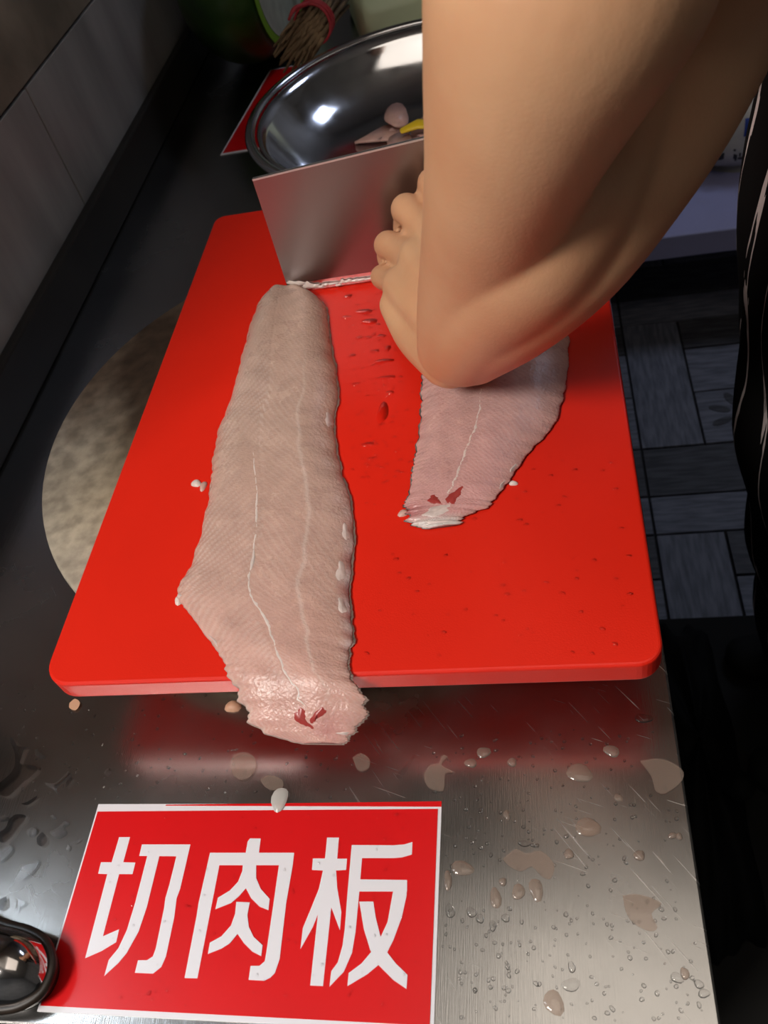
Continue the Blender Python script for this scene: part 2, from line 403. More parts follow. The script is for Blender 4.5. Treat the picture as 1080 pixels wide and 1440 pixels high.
lamp('bay_lamp', LAMP_D, (-0.4, 0.15, 0.0), 1.0, 0.9, 'square cool white panel lamp inside the open bay', 'lamp_cool')
lamp('ceiling_lamp', (LAMP_B[0], LAMP_B[1], CZ - 0.05), (LAMP_B[0], LAMP_B[1], 0), 0.9, 0.9, 'square ceiling panel lamp over the worktop front', 'lamp_dim')
lamp('ceiling_lamp', (LAMP_C[0], LAMP_C[1], CZ - 0.05), (LAMP_C[0], LAMP_C[1], 0), 0.5, 0.5, 'square cool white ceiling panel lamp towards the back wall', 'lamp_cool')

# ------------------------------------------------------------------ steel work table
CX0, CX1, CY0, CY1 = -0.548, 0.060, 0.074, 2.2
wt = empty('work_table', (-0.25, 1.0, FZ), 'brushed stainless steel work table, wet and scratched', 'table')
slab('worktop', round_rect(CX0, CX1, CY0, CY1, (0.004, 0.006, 0.004, 0.004), 3), -0.038, 0.0, 'steel_top', wt, 0.0016, 2)
struct(box('trim_1', CX0 - 0.001, CX0 + 0.012, WE, CY1, 0.0003, 0.058, 'upstand', None, 0.003))
for x in (-0.50, 0.0):
    for y in (0.14, 2.1):
        box('leg', x, x + 0.04, y, y + 0.04, FZ, -0.038, 'dark_steel', wt, 0.003)
box('under_shelf', CX0 + 0.05, 0.04, 0.18, 2.1, -0.56, -0.53, 'dark_steel', wt, 0.003)
box('side_panel', CX0 + 0.06, 0.035, 0.20, 0.22, -0.53, -0.038, 'black', wt)
box('side_panel', 0.02, 0.035, 0.22, 2.1, -0.53, -0.038, 'black', wt)

# ------------------------------------------------------------------ the sign lying on the worktop
SX0, SX1, SY0, SY1 = -0.3228, -0.0866, 0.0812, 0.2052
sign = empty('table_sign', ((SX0 + SX1) / 2, (SY0 + SY1) / 2, 0), 'red sign with three white Chinese characters reading 切肉板 on the worktop', 'sign')
slab('backing', [(SX0, SY0), (SX1, SY0), (SX1, SY1), (SX0, SY1)], 0.0002, 0.0010, 'white_sign', sign)
slab('red_panel', [(SX0 + 0.0012, SY0 + 0.003), (SX1 - 0.0022, SY0 + 0.003), (SX1 - 0.0022, SY1 - 0.0036), (SX0 + 0.0012, SY1 - 0.0052)], 0.0008, 0.0013, 'red_sign', sign)
slab('top_strip', [(SX0 + 0.05, SY1 - 0.0012), (SX1, SY1 - 0.0022), (SX1, SY1 + 0.0012), (SX0 + 0.05, SY1 - 0.0006)], 0.0009, 0.0013, 'red_sign', sign)
GL = {
 'qie': (100, [[(405,103),(497,103),(440,315),(542,318),(518,415),(405,415),(268,940),(405,880),(380,990),(255,1065),(118,1125),(305,415),(228,412),(252,315),(342,315)],
   [(598,165),(1007,165),(920,540),(890,620),(870,780),(800,1110),(760,1200),(690,1255),(538,1248),(565,1142),(640,1142),(690,1110),(715,1040),(785,700),(795,620),(830,500),(888,265),(575,262)],
   [(645,255),(745,262),(640,690),(570,900),(470,1080),(400,1165),(280,1275),(318,1140),(400,1040),(470,890),(540,660)]]),
 'rou': (250, [[(272,235),(375,235),(350,345),(165,1295),(57,1292),(160,760),(175,660)],
   [(272,235),(982,235),(970,340),(350,340)], [(610,115),(700,115),(684,245),(572,245),(590,140)],
   [(855,335),(972,330),(915,660),(860,1130),(820,1250),(780,1290),(730,1315),(598,1308),(615,1190),(690,1190),(735,1150),(750,1060),(800,720)],
   [(550,335),(662,335),(662,450),(700,540),(776,625),(765,720),(690,690),(620,620),(575,535),(520,600),(450,660),(318,712),(340,615),(440,555),(510,480),(545,390)],
   [(495,650),(608,655),(588,760),(600,860),(640,945),(716,1015),(705,1108),(630,1070),(560,1000),(505,920),(440,1000),(370,1045),(255,1090),(272,995),(370,940),(450,850),(485,750)]]),
 'ban': (410, [[(300,107),(400,107),(385,285),(468,285),(460,380),(375,385),(385,530),(420,735),(408,890),(335,695),(265,1360),(157,1355),(222,755),(180,860),(75,1048),(95,870),(170,690),(230,540),(265,385),(172,380),(180,283),(282,283)],
   [(508,170),(860,172),(950,165),(1020,145),(1015,250),(930,275),(860,280),(595,280),(580,460),(975,465),(975,562),(572,562),(540,900),(510,1080),(440,1240),(320,1365),(335,1235),(390,1160),(430,1020),(450,870),(470,600)],
   [(858,555),(975,465),(970,600),(930,780),(860,970),(805,1080),(735,1180),(640,1260),(472,1360),(482,1250),(590,1170),(670,1075),(750,950),(810,820)],
   [(572,648),(690,648),(710,780),(750,940),(810,1080),(880,1170),(978,1265),(970,1385),(860,1310),(730,1180),(665,1060),(610,880)]])}
for g, (ox, strokes) in GL.items():
    V = []; F = []
    for si, st in enumerate(strokes):
        z = 0.00140 + 0.00006 * si
        P = [at_z(ox + x / 6, 1160 + y / 6, 0.0014) for x, y in st]; P = [(p[0], p[1], z) for p in P]
        o = len(V); n = len(P)
        for t in tessellate_polygon([[Vector(p) for p in P]]): F.append(tuple(o + i for i in t))
        V += P
        V += [(p[0], p[1], 0.0012) for p in P]
        F += [(o + i, o + (i + 1) % n, o + n + (i + 1) % n, o + n + i) for i in range(n)]
    from_py('character', V, F, 'white_sign', sign, smooth=False)

# the second sign under the bowl
p0 = at_z(310, 219, 0); p1 = at_z(392, 104, 0)
x0, y0, y1 = p0[0], p0[1], p1[1] + 0.02
s2 = empty('table_sign', (x0 + 0.1, y0 + 0.08, 0), 'plain corner of a red sign sticking out from under the steel bowl', 'sign')
slab('backing', [(x0, y0), (x0 + 0.2, y0), (x0 + 0.2, y1), (x0 + 0.028, y1)], 0.0002, 0.0010, 'white_sign', s2)
slab('red_panel', [(x0 + 0.003, y0 + 0.004), (x0 + 0.197, y0 + 0.004), (x0 + 0.197, y1 - 0.004), (x0 + 0.031, y1 - 0.004)], 0.0008, 0.0013, 'red_sign', s2)

# ------------------------------------------------------------------ round block and red board
BT = 0.070; BB = 0.052
def chopping_block():
    c = (-0.196, 0.531); r = 0.248; o = empty('chopping_block', (c[0], c[1], 0), 'thick round white plastic chopping block with brown stains under the red board', 'chopping board')
    V = []; F = []; C = []; nr, na = 60, 120
    def push(rr, z, a): V.append((c[0] + rr * math.cos(a), c[1] + rr * math.sin(a), z))
    rings = [(r * math.sqrt((i + 0.3) / nr), BB - 0.0008) for i in range(nr)] + [(r - 0.001, BB - 0.0012), (r, BB - 0.004), (r, 0.004), (r - 0.003, 0.0005)]
    for rr, z in rings:
        for k in range(na): push(rr, z, 2 * math.pi * k / na)
    for i in range(len(rings) - 1):
        for k in range(na):
            k2 = (k + 1) % na; F.append((i * na + k, i * na + k2, (i + 1) * na + k2, (i + 1) * na + k))
    F.append(tuple(range(na))[::-1]); F.append(tuple((len(rings) - 1) * na + k for k in range(na)))
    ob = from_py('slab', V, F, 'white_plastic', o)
    v = np.array(V); dx = v[:, 0] + 0.350; dy = v[:, 1] - 0.62
    ns = fnoise(v[:, 0] * 60, v[:, 1] * 60, 3) * 0.5 + fnoise(v[:, 0] * 160, v[:, 1] * 160, 4) * 0.5
    q = np.clip(1.25 - np.sqrt((dx / 0.085) ** 2 + (dy / 0.155) ** 2) + 0.35 * ns, 0, 1)          # scorched knife-worn patch
    yl = np.clip(1.2 - np.sqrt(((v[:, 0] + 0.33) / 0.10) ** 2 + ((v[:, 1] - 0.47) / 0.13) ** 2) + 0.2 * ns, 0, 1)
    far_brown = np.clip((v[:, 1] - 0.50 + 0.03 * ns) / 0.10, 0, 1)                                          # colour turns browner over the far half
    base = np.array([0.72, 0.68, 0.62]); col = np.tile(base, (len(v), 1))
    col = col * (1 - 0.5 * yl[:, None]) + np.array([0.50, 0.38, 0.16]) * 0.5 * yl[:, None]
    col = col * (1 - 0.72 * far_brown[:, None]) + np.array([0.26, 0.16, 0.10]) * 0.72 * far_brown[:, None]
    q = (0.95 * np.clip(q * 1.3, 0, 1))[:, None]; col = col * (1 - q) + np.array([0.07, 0.045, 0.03]) * q
    side = v[:, 2] < BB - 0.004
    col[side] = np.array([0.60, 0.50, 0.36]) * (1 + 0.25 * ns[side])[:, None]
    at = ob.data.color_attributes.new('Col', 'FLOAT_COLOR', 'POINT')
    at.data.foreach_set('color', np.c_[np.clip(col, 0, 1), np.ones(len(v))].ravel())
chopping_block()
board = slab('cutting_board', round_rect(-0.3490, 0.0518, 0.2585, 0.8360, (0.020, 0.016, 0.016, 0.012)), BB, BT, 'red_board', None, 0.0022, 3)
tag(board, 'rectangular red plastic cutting board laid across the round white block', 'cutting board')

# ------------------------------------------------------------------ fish fillets
def fillet(name, rows, skin_m, zrow, T, midline, seams, colfn, label, skin_w, spots, dark_edge, parts=True):
    rows = np.array(rows, float); n, m = 270, 110
    Rr = resample(np.c_[rows, np.array(zrow)], n)
    L = np.array([at_z(a[0], a[1], a[4]) for a in Rr]); Rg = np.array([at_z(a[2], a[3], a[4]) for a in Rr])
    s = np.linspace(0, 1, n)
    tl_ = 1 + 2.0 * np.clip((s - 0.72) / 0.2, 0, 1); j1 = (fnoise(s * 60, s * 0, 11) * 0.0022 + fnoise(s * 200, s * 0, 12) * 0.0014) * tl_; j2 = (fnoise(s * 60, s * 0, 13) * 0.0030 + fnoise(s * 210, s * 0, 14) * 0.0016) * tl_
    wd = (Rg - L); wn = wd / np.linalg.norm(wd, axis=1)[:, None]
    L = L + wn * j1[:, None]; Rg = Rg + wn * j2[:, None]
    u = np.linspace(0, 1, m); ue = 0.5 - 0.5 * np.cos(np.pi * u); ue = 0.6 * ue + 0.4 * u
    U, Sx = np.meshgrid(ue, s)
    P = L[:, None, :] * (1 - U[..., None]) + Rg[:, None, :] * U[..., None]
    prof = np.clip(1 - np.abs(2 * U - 1) ** 3.2, 0, 1) ** 0.75
    th = np.interp(s, np.linspace(0, 1, len(T)), T)[:, None]
    chev = np.abs(U - midline(Sx)) * 0.55
    lines = np.sin((Sx * 1.0 - chev * 0.45) * 2 * np.pi * 76 + 0.9 * fnoise(U * 10, Sx * 30, 78))
    h = 0.0015 + th * prof * (1 + 0.10 * np.sin(U * 9 + Sx * 3)) + lines * 0.00012 * prof * np.where(U < midline(Sx), 1.0, 0.6) + fnoise(P[..., 0] * 190, P[..., 1] * 190, 5) * 0.0006 * prof
    mid = np.exp(-((U - midline(Sx)) / 0.012) ** 2); h -= mid * 0.0003
    top = P.copy(); top[..., 2] += h
    bot = P.copy(); bot[..., 2] += 0.0009
    V = np.concatenate([top.reshape(-1, 3), bot.reshape(-1, 3)]); F = []
    o = n * m
    for i in range(n - 1):
        for k in range(m - 1):
            a = i * m + k; F.append((a, a + 1, a + m + 1, a + m)); F.append((o + a, o + a + m, o + a + m + 1, o + a + 1))
    for i in range(n - 1):
        a = i * m; F.append((a, a + m, o + a + m, o + a)); a = i * m + m - 1; F.append((a + m, a, o + a, o + a + m))
    for k in range(m - 1):
        F.append((k + 1, k, o + k, o + k + 1)); a = (n - 1) * m + k; F.append((a, a + 1, o + a + 1, o + a))
    base = P[n // 2, m // 2]
    e = empty(name, (base[0], base[1], BT), label, 'fish fillet')
    col = colfn(U, Sx, lines, mid)
    nz = fnoise(P[..., 0] * 110, P[..., 1] * 110, 21) * 0.06 + fnoise(P[..., 0] * 420, P[..., 1] * 420, 22) * 0.05
    col = np.clip(col * (1 + nz[..., None]), 0, 1)
    if dark_edge is not None:
        de = dark_edge(U, Sx)[..., None]; col = col * (1 - de) + np.array([0.03, 0.03, 0.03]) * de
    ob = from_py('flesh', V, F, 'flesh', e)
    at = ob.data.color_attributes.new('Col', 'FLOAT_COLOR', 'POINT')
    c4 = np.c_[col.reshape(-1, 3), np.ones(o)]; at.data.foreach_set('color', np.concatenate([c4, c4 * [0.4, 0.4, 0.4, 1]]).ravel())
    # skin sheet under the flesh, showing as a rim
    sk = []; fk = []
    for i in range(n):
        a = P[i, 0] - wn[i] * skin_w[0] * (1 + fnoise(s[i] * 160, 0, 31)); b = P[i, -1] + wn[i] * skin_w[1] * (1 + fnoise(s[i] * 160, 0, 32))
        for q in np.linspace(0, 1, 8):
            p = a * (1 - q) + b * q; sk.append((p[0], p[1], p[2] + 0.0005))
    for i in range(n - 1):
        for k in range(7): a = i * 8 + k; fk.append((a, a + 1, a + 9, a + 8))
    so = from_py('skin', sk, fk, skin_m, e); md = so.modifiers.new('t', 'SOLIDIFY'); md.thickness = 0.0005; md.offset = -1
    def surf(uu, ss):
        i = ss * (n - 1); i0 = min(int(i), n - 2); fi = i - i0
        k = np.interp(uu, ue, np.arange(m)); k0 = min(int(k), m - 2); fk_ = k - k0
        return (top[i0, k0] * (1 - fi) * (1 - fk_) + top[i0 + 1, k0] * fi * (1 - fk_) + top[i0, k0 + 1] * (1 - fi) * fk_ + top[i0 + 1, k0 + 1] * fi * fk_)
    for nm, pts, r in seams:
        Q = resample(np.array(pts, float), 60)
        path = [surf(float(np.clip(a, 0.01, 0.99)), float(np.clip(b, 0.005, 0.995))) for a, b in Q]
        rr = [r * (0.45 + 1.1 * abs(fnoise(k * 2.3, 0, 44))) * min(1, 0.35 + k / 14, 0.3 + (59 - k) / 8) for k in range(60)]
        path = [(p[0], p[1], p[2] - 0.00015) for p in path]; V2, F2 = loft(path, rr, np.array(rr) * 0.28, n=8, caps=2); from_py(nm, V2, F2, 'bone', e)
    for (uu, ss, ru, rs, ang, mm) in spots:
        V2 = []; nn = 22; ca, sa = math.cos(ang), math.sin(ang)
        for rad, dz in ((1, -0.0002), (0.7, 0.0004), (0.0, 0.0006)):
            for k in range(nn):
                a = 2 * math.pi * k / nn; w = 1.6 * rad * (1 + 0.14 * math.sin(3 * a + uu * 40) + 0.10 * math.sin(5 * a))
                du, dv = ru * w * math.cos(a), rs * w * math.sin(a)
                p = surf(float(np.clip(uu + du * ca - dv * sa, 0, 1)), float(np.clip(ss + dv * ca + du * sa, 0, 1))); V2.append((p[0], p[1], p[2] + dz))
        F2 = [(i * nn + k, i * nn + (k + 1) % nn, (i + 1) * nn + (k + 1) % nn, (i + 1) * nn + k) for i in range(2) for k in range(nn)]
        from_py('blood_spot' if mm == 'blood' else 'fat_flake', V2, F2, mm, e)
    return e, surf

R1 = [(382,416,432,414),(364,430,456,429),(352,460,461,455),(341,510,467,500),(326,560,474,548),(308,605,470,592),(301,650,477,640),(296,690,488,685),
      (287,735,497,735),(272,790,497,795),(250,835,493,850),(266,862,496,890),(292,898,494,920),(313,925,495,945),(325,960,505,972),(345,1000,519,1003),(372,1028,503,1030),(418,1047,474,1048)]
zz = BT + 0.0006
Z1 = [zz] * 14 + [zz - 0.002, zz - 0.010, zz - 0.017, zz - 0.022]
def col1(U, Sv, lines, mid):
    g = np.array([0.56, 0.375, 0.305]); p = np.array([0.66, 0.365, 0.315]); w = np.array([0.86, 0.74, 0.68])
    t = np.clip((Sv - 0.35) / 0.6, 0, 1)[..., None]
    c = g * (1 - t) + p * t
    st = np.clip(lines, 0, 1)[..., None] * (np.where(U < 0.45, 0.40, 0.18) * (0.55 + 0.75 * fnoise(U * 14, Sv * 26, 77)).clip(0, 1.3))[..., None]
    c = c * (1 - st) + w * st
    seam = np.exp(-((U - 0.74 + 0.006 * np.sin(Sv * 90)) / 0.012) ** 2)[..., None] * (np.clip((Sv - 0.15) * 6, 0, 1) * np.clip((0.95 - Sv) * 6, 0, 1))[..., None]
    c = c * (1 - 0.35 * seam) + w * 0.35 * seam
    ed = np.clip(1 - U / 0.05, 0, 1)[..., None] * np.clip((Sv - 0.45) * 4, 0, 1)[..., None]
    c = c * (1 - 0.6 * ed) + np.array([0.72, 0.52, 0.45]) * 0.6 * ed
    er = np.clip((U - 0.93) / 0.07, 0, 1)[..., None] * np.exp(-((Sv - 0.58) / 0.16) ** 2)[..., None]
    bl = 0.5 + 0.5 * np.sin(Sv * 140)[..., None]
    c = c * (1 - er) + (np.array([0.62, 0.52, 0.53]) * bl + np.array([0.36, 0.13, 0.13]) * (1 - bl)) * er
    tp = np.exp(-((Sv - 0.95) / 0.05) ** 2)[..., None] * np.clip(1 - np.abs(U - 0.75) * 4, 0, 1)[..., None]
    c = c * (1 - 0.4 * tp) + np.array([0.50, 0.16, 0.17]) * 0.4 * tp
    return c
f1, surf1 = fillet('fish_fillet', R1, 'pale_skin', Z1, [0.011, 0.014, 0.015, 0.014, 0.012, 0.011, 0.009, 0.007, 0.005, 0.003],
    lambda s: 0.36 + 0.17 * s, [('sinew_line', [(0.37, 0.36), (0.40, 0.48), (0.455, 0.58), (0.50, 0.66), (0.50, 0.76), (0.50, 0.83), (0.52, 0.885)], 0.0013)],
    col1, 'whole pale pink fish fillet with its tail hanging over the red board edge', (0.0004, 0.0012),
    [(0.50, 0.915, 0.05, 0.014, 0.3, 'blood'), (0.63, 0.905, 0.035, 0.012, -0.3, 'blood'), (0.970, 0.30, 0.018, 0.008, 0, 'flake'), (0.960, 0.49, 0.014, 0.008, 0, 'flake'), (0.950, 0.545, 0.016, 0.010, 0.0, 'flake'), (0.960, 0.60, 0.014, 0.010, 0.0, 'flake'),
     (0.020, 0.60, 0.012, 0.004, 0.0, 'flake'), (0.03, 0.72, 0.008, 0.012, 0.0, 'flake'), (0.93, 0.955, 0.04, 0.004, 0.0, 'flake')], None)

R2 = [(606,380,760,380),(604,430,790,420),(597,480,798,470),(594,520,797,520),(594,560,795,560),(591,600,778,600),(585,640,748,636),(580,670,722,668),(575,700,708,692),(570,715,690,712),(578,732,662,726),(596,746,640,740)]
def col2(U, Sv, lines, mid):
    g = np.array([0.60, 0.375, 0.34]); p = np.array([0.63, 0.31, 0.30]); w = np.array([0.86, 0.74, 0.70])
    t = np.clip((Sv - 0.3) / 0.6, 0, 1)[..., None]; c = g * (1 - t) + p * t
    st = np.clip(lines, 0, 1)[..., None] * 0.14; c = c * (1 - st) + w * st
    tl = np.clip((Sv - 0.90) / 0.06, 0, 1)[..., None]; c = c * (1 - tl) + np.array([0.66, 0.58, 0.55]) * tl
    bl = np.exp(-((Sv - 0.86) / 0.05) ** 2)[..., None] * np.clip(1 - U * 3.2, 0, 1)[..., None]; c = c * (1 - 0.7 * bl) + np.array([0.33, 0.06, 0.07]) * 0.7 * bl
    er = np.clip((U - 0.86) / 0.14, 0, 1)[..., None]; c = c * (1 - 0.6 * er) + np.array([0.66, 0.36, 0.31]) * 0.6 * er
    return c
f2, surf2 = fillet('fish_fillet', R2, 'fskin', [zz] * 12, [0.010, 0.011, 0.012, 0.012, 0.011, 0.009, 0.007, 0.005, 0.004, 0.002],
    lambda s: 0.52 + 0.0 * s, [('sinew_line', [(0.44, 0.36), (0.46, 0.46), (0.48, 0.54), (0.49, 0.62), (0.48, 0.70), (0.47, 0.77)], 0.0012)],
    col2, 'half cut pale pink fish fillet lying under the pressing hand', (0.0010, -0.0022),
    [(0.35, 0.80, 0.055, 0.022, 0.3, 'blood'), (0.56, 0.785, 0.05, 0.035, -0.4, 'blood'), (0.45, 0.89, 0.13, 0.030, 0.0, 'flake'), (0.5, 0.972, 0.22, 0.008, 0.0, 'flake'),
     (0.975, 0.62, 0.010, 0.012, 0, 'flake'), (0.975, 0.70, 0.010, 0.015, 0, 'flake')],
    None)

# ------------------------------------------------------------------ cleaver
YB = 0.672
def cleaver():
    e = empty('cleaver', (-0.12, YB, BT), 'broad steel cleaver standing on its edge on the red board', 'knife')
    P = lambda px, py: at_y(px, py, YB)
    tl, bl, tr = P(355, 251), P(405, 404), P(595, 186)
    zb = BT + 0.0006; bl[2] = zb; bl = np.array([bl[0], YB, zb])
    up = tl - bl; ux = np.array([1, 0, 0.0]); L = 0.215
    br = bl + ux * L + np.array([0, 0, 0.004]); dz = (tr[2] - tl[2]) / (tr[0] - tl[0])
    tr2 = tl + np.array([L, 0, dz * L * 0.75])
    th = 0.0013
    def sheet(name, ring, t, m):
        V = [(p[0], YB - t, p[2]) for p in ring] + [(p[0], YB + t, p[2]) for p in ring]; n = len(ring)
        F = [tuple(range(n)), tuple(range(2 * n - 1, n - 1, -1))] + [(i, n + i, n + (i + 1) % n, (i + 1) % n) for i in range(n)]
        return from_py(name, V, F, m, e, smooth=False)
    lo = 0.085
    bl2 = bl + up * lo; br2 = br + (tr2 - br) * lo
    sheet('blade', [bl2, br2, tr2, tl], th, 'blade')
    V = [(bl[0], YB, bl[2]), (br[0], YB, br[2]), (br2[0], YB - th, br2[2]), (bl2[0], YB - th, bl2[2]), (br2[0], YB + th, br2[2]), (bl2[0], YB + th, bl2[2])]
    from_py('cutting_edge', V, [(0, 1, 2, 3), (1, 0, 5, 4), (0, 3, 5), (1, 4, 2), (3, 2, 4, 5)], 'blade_edge', e, smooth=False)
    sheet('spine', [tl - up * 0.014, tr2 - up * 0.014, tr2, tl], th + 0.0003, 'spine_steel')
    hc = (br + tr2) / 2 + np.array([0, 0, 0.022])
    tube('tang', [hc + np.array([-0.012, 0, 0]), hc + np.array([0.03, 0, 0.001])], 0.007, 'edge_steel', e)
    tube('handle', [hc + np.array([0.02, 0, 0]), hc + np.array([0.05, 0, 0.001]), hc + np.array([0.12, 0, 0.003]), hc + np.array([0.145, 0, 0.003])], [0.013, 0.0155, 0.0165, 0.015], 'wood', e, n=16)
    return hc, e
HC, kn = cleaver()
# shreds of fish stuck along the cutting edge
for k in range(14):
    x = at_y(408 + k * 8.4, 398, YB)[0]; w_ = rng.uniform(0.003, 0.009); hh = (0.007 if k < 4 else 0.003) * rng.uniform(0.5, 1.2); z0 = BT + 0.0022 + rng.uniform(0, 0.003)
    V = []; nq = 12
    for rad, yy in ((1.0, -0.0012), (0.7, -0.0022), (0.05, -0.0026)):
        for q in range(nq):
            t = 2 * math.pi * q / nq; j = 1 + 0.35 * math.sin(3 * t + k) + 0.2 * math.sin(5 * t + 2 * k)
            V.append((x + w_ * rad * j * math.cos(t), YB + yy - 0.0004, z0 + hh * 0.6 + hh * rad * j * math.sin(t) * 0.6))
    F = [(i * nq + q, i * nq + (q + 1) % nq, (i + 1) * nq + (q + 1) % nq, (i + 1) * nq + q) for i in range(2) for q in range(nq)]
    o = from_py('fish_shred', V, F, 'white_bit')
    tag(o, 'white shred of fish stuck on the lower face of the cleaver', 'fish shred', 'fish shreds along the cleaver edge')

# ------------------------------------------------------------------ person
def D(px, py, d): return at_d(px, py, d)
def person():
    e = empty('person', (0.40, 0.62, FZ), 'person in a black striped apron with a bare arm pressing down the fish', 'person')
    A = [(640,488,.615,.028),(660,430,.55,.034),(690,340,.47,.0385),(717,230,.40,.0405),(752,110,.355,.0475),(795,-20,.325,.0555),(835,-150,.31,.055),(865,-290,.30,.053)]
    B = [(664,494,.605,.025),(722,430,.52,.034),(800,350,.465,.0355),(874,245,.450,.0375),(932,150,.450,.0395),(985,40,.445,.0410),(1030,-80,.435,.043),(1065,-210,.42,.044)]
    parts = []
    def chain(rows, n=40, flat=1.0):
        rows = np.array(rows, float); w = np.array([np.append(D(a, b, c), r) for a, b, c, r in rows]); Q = resample(w, n)
        parts.append(loft(Q[:, :3], Q[:, 3], Q[:, 3] * flat, up=(0, 0.5, -0.4), n=36))
        return w
    a = chain(A); b = chain(B)
    chain([(652,490,.605,.028),(690,425,.530,.0385),(745,348,.462,.0415),(800,268,.432,.037),(850,190,.425,.030),(900,110,.425,.022)])
    def limb(pts, rad, n=20, flat=None, up=(0, 0, 1)):
        Q = resample(np.c_[np.array(pts, float), np.array(rad, float)], n)
        parts.append(loft(Q[:, :3], Q[:, 3], Q[:, 3] * (flat or 1), up=up, n=20))
    # upper arm, shoulder girdle, trunk, neck
    elb = (a[-1, :3] + b[-1, :3]) / 2 + np.array([0.01, 0, 0.0])
    shl = np.array([0.37, 0.45, 0.60]); shr = np.array([0.37, 0.85, 0.60])
    limb([elb, elb * 0.6 + shl * 0.4, shl], [0.058, 0.056, 0.066])
    limb([shl, (0.39, 0.65, 0.64), shr], [0.062, 0.075, 0.062])
    limb([(0.42, 0.65, -0.15), (0.41, 0.65, 0.1), (0.40, 0.65, 0.35), (0.39, 0.65, 0.55)], [0.15, 0.145, 0.16, 0.15], flat=0.62, up=(1, 0, 0))
    limb([(0.38, 0.65, 0.60), (0.33, 0.65, 0.74)], [0.058, 0.052], n=8)
    # head: skull, jaw, nose, ears, looking down at the board
    hd = np.array([0.30, 0.65, 0.84])
    limb([hd + (0.02, 0, 0.0), hd + (-0.01, 0, 0.03)], [0.085, 0.085], n=8)
    limb([hd + (-0.03, 0, -0.02), hd + (-0.055, 0, -0.075)], [0.066, 0.045], n=8)
    limb([hd + (-0.085, 0, 0.0), hd + (-0.112, 0, -0.028)], [0.010, 0.014], n=6)
    limb([hd + (-0.075, -0.02, -0.058), hd + (-0.080, 0, -0.06), hd + (-0.075, 0.02, -0.058)], [0.008, 0.011, 0.008], n=6)
    for sgn in (-1, 1): limb([hd + (0.0, sgn * 0.086, 0.02), hd + (0.0, sgn * 0.088, -0.03)], [0.014, 0.010], n=6)
    # left hand: palm and fingers
    Wr = (a[0, :3] + b[0, :3]) / 2
    mcp = dict(i=(-0.060, 0.592, 0.150), m=(-0.079, 0.592, 0.153), r=(-0.097, 0.585, 0.146), p=(-0.112, 0.572, 0.132))
    pip = dict(i=(-0.083, 0.648, 0.172), m=(-0.107, 0.641, 0.157), r=(-0.1265, 0.630, 0.133), p=(-0.1345, 0.616, 0.112))
    dip = dict(i=(-0.092, 0.657, 0.145), m=(-0.114, 0.656, 0.127), r=(-0.132, 0.645, 0.109), p=(-0.1385, 0.632, 0.098))
    tip = dict(i=(-0.090, 0.654, 0.122), m=(-0.110, 0.654, 0.105), r=(-0.129, 0.644, 0.094), p=(-0.134, 0.636, 0.088))
    rad = dict(i=1.0, m=1.05, r=0.98, p=0.86)
    for k in 'imrp':
        limb([Wr + (np.array(mcp[k]) - Wr) * 0.05, Wr * 0.45 + np.array(mcp[k]) * 0.55 + (0, 0, 0.004), mcp[k]], [0.021, 0.0185, 0.0155], n=12)
        q = rad[k]
        limb([mcp[k], np.array(mcp[k]) * 0.5 + np.array(pip[k]) * 0.5, pip[k], np.array(pip[k]) * 0.5 + np.array(dip[k]) * 0.5 + (0, 0.002, 0), dip[k], tip[k]],
             [0.0145 * q, 0.0118 * q, 0.0122 * q, 0.0104 * q, 0.0102 * q, 0.0082 * q], n=26)
    limb([Wr + (-0.012, 0.005, -0.012), (-0.098, 0.535, 0.112), (-0.118, 0.565, 0.118)], [0.022, 0.021, 0.014], n=10)     # heel of the hand
    limb([Wr + (0.012, 0.02, -0.008), (-0.035, 0.56, 0.118), (-0.040, 0.60, 0.110), (-0.055, 0.635, 0.102)], [0.020, 0.0155, 0.0125, 0.0095], n=14)  # thumb
    # right arm and the hand closed on the cleaver handle
    wr = HC + np.array([0.085, 0.075, 0.045])
    limb([shr, (0.36, 0.93, 0.46), (0.33, 0.92, 0.32)], [0.066, 0.056, 0.046])
    limb([(0.33, 0.92, 0.32), (0.24, 0.84, 0.29), wr], [0.046, 0.042, 0.028])
    for k in range(4):
        x = HC[0] + 0.036 + 0.0225 * k; c = np.array([x, HC[1], HC[2] + 0.001])
        kn_ = c + np.array([0, 0.030, 0.022])
        limb([wr + (np.array(kn_) - wr) * 0.1, kn_], [0.021, 0.0145], n=8)
        pts = [kn_] + [c + np.array([0, 0.0265 * math.cos(t), 0.0265 * math.sin(t)]) for t in np.radians([60, 110, 160, 205, 250, 290])]
        limb(pts, [0.0140, 0.0115, 0.0110, 0.0105, 0.0100, 0.0092, 0.0080], n=22, up=(1, 0, 0))
    limb([wr + (-0.03, -0.03, -0.01), HC + (0.03, 0.018, -0.010), HC + (0.012, -0.006, -0.026)], [0.017, 0.0125, 0.0095], n=12)
    body = remesh('body', parts, 0.0026, 'skin', e, smooth=5)
    # fingernails of the pressing hand
    for k in 'imrp':
        d = np.array(tip[k]) - np.array(dip[k]); d /= np.linalg.norm(d); c = np.array(tip[k]) - d * 0.003 + np.array([0, 0.0085 * rad[k], 0])
        s = np.array([1, 0, 0.0]); V = []
        for i, v in enumerate((-0.005, 0, 0.005)):
            for j, w in enumerate((-0.0045, -0.002, 0.002, 0.0045)): V.append(c + d * v + s * w + np.array([0, 0.0006 * (1 - (w / 0.0045) ** 2), 0]))
        from_py('fingernail', V, [(i * 4 + j, i * 4 + j + 1, i * 4 + j + 5, i * 4 + j + 4) for i in range(2) for j in range(3)], 'pink_bit', body)
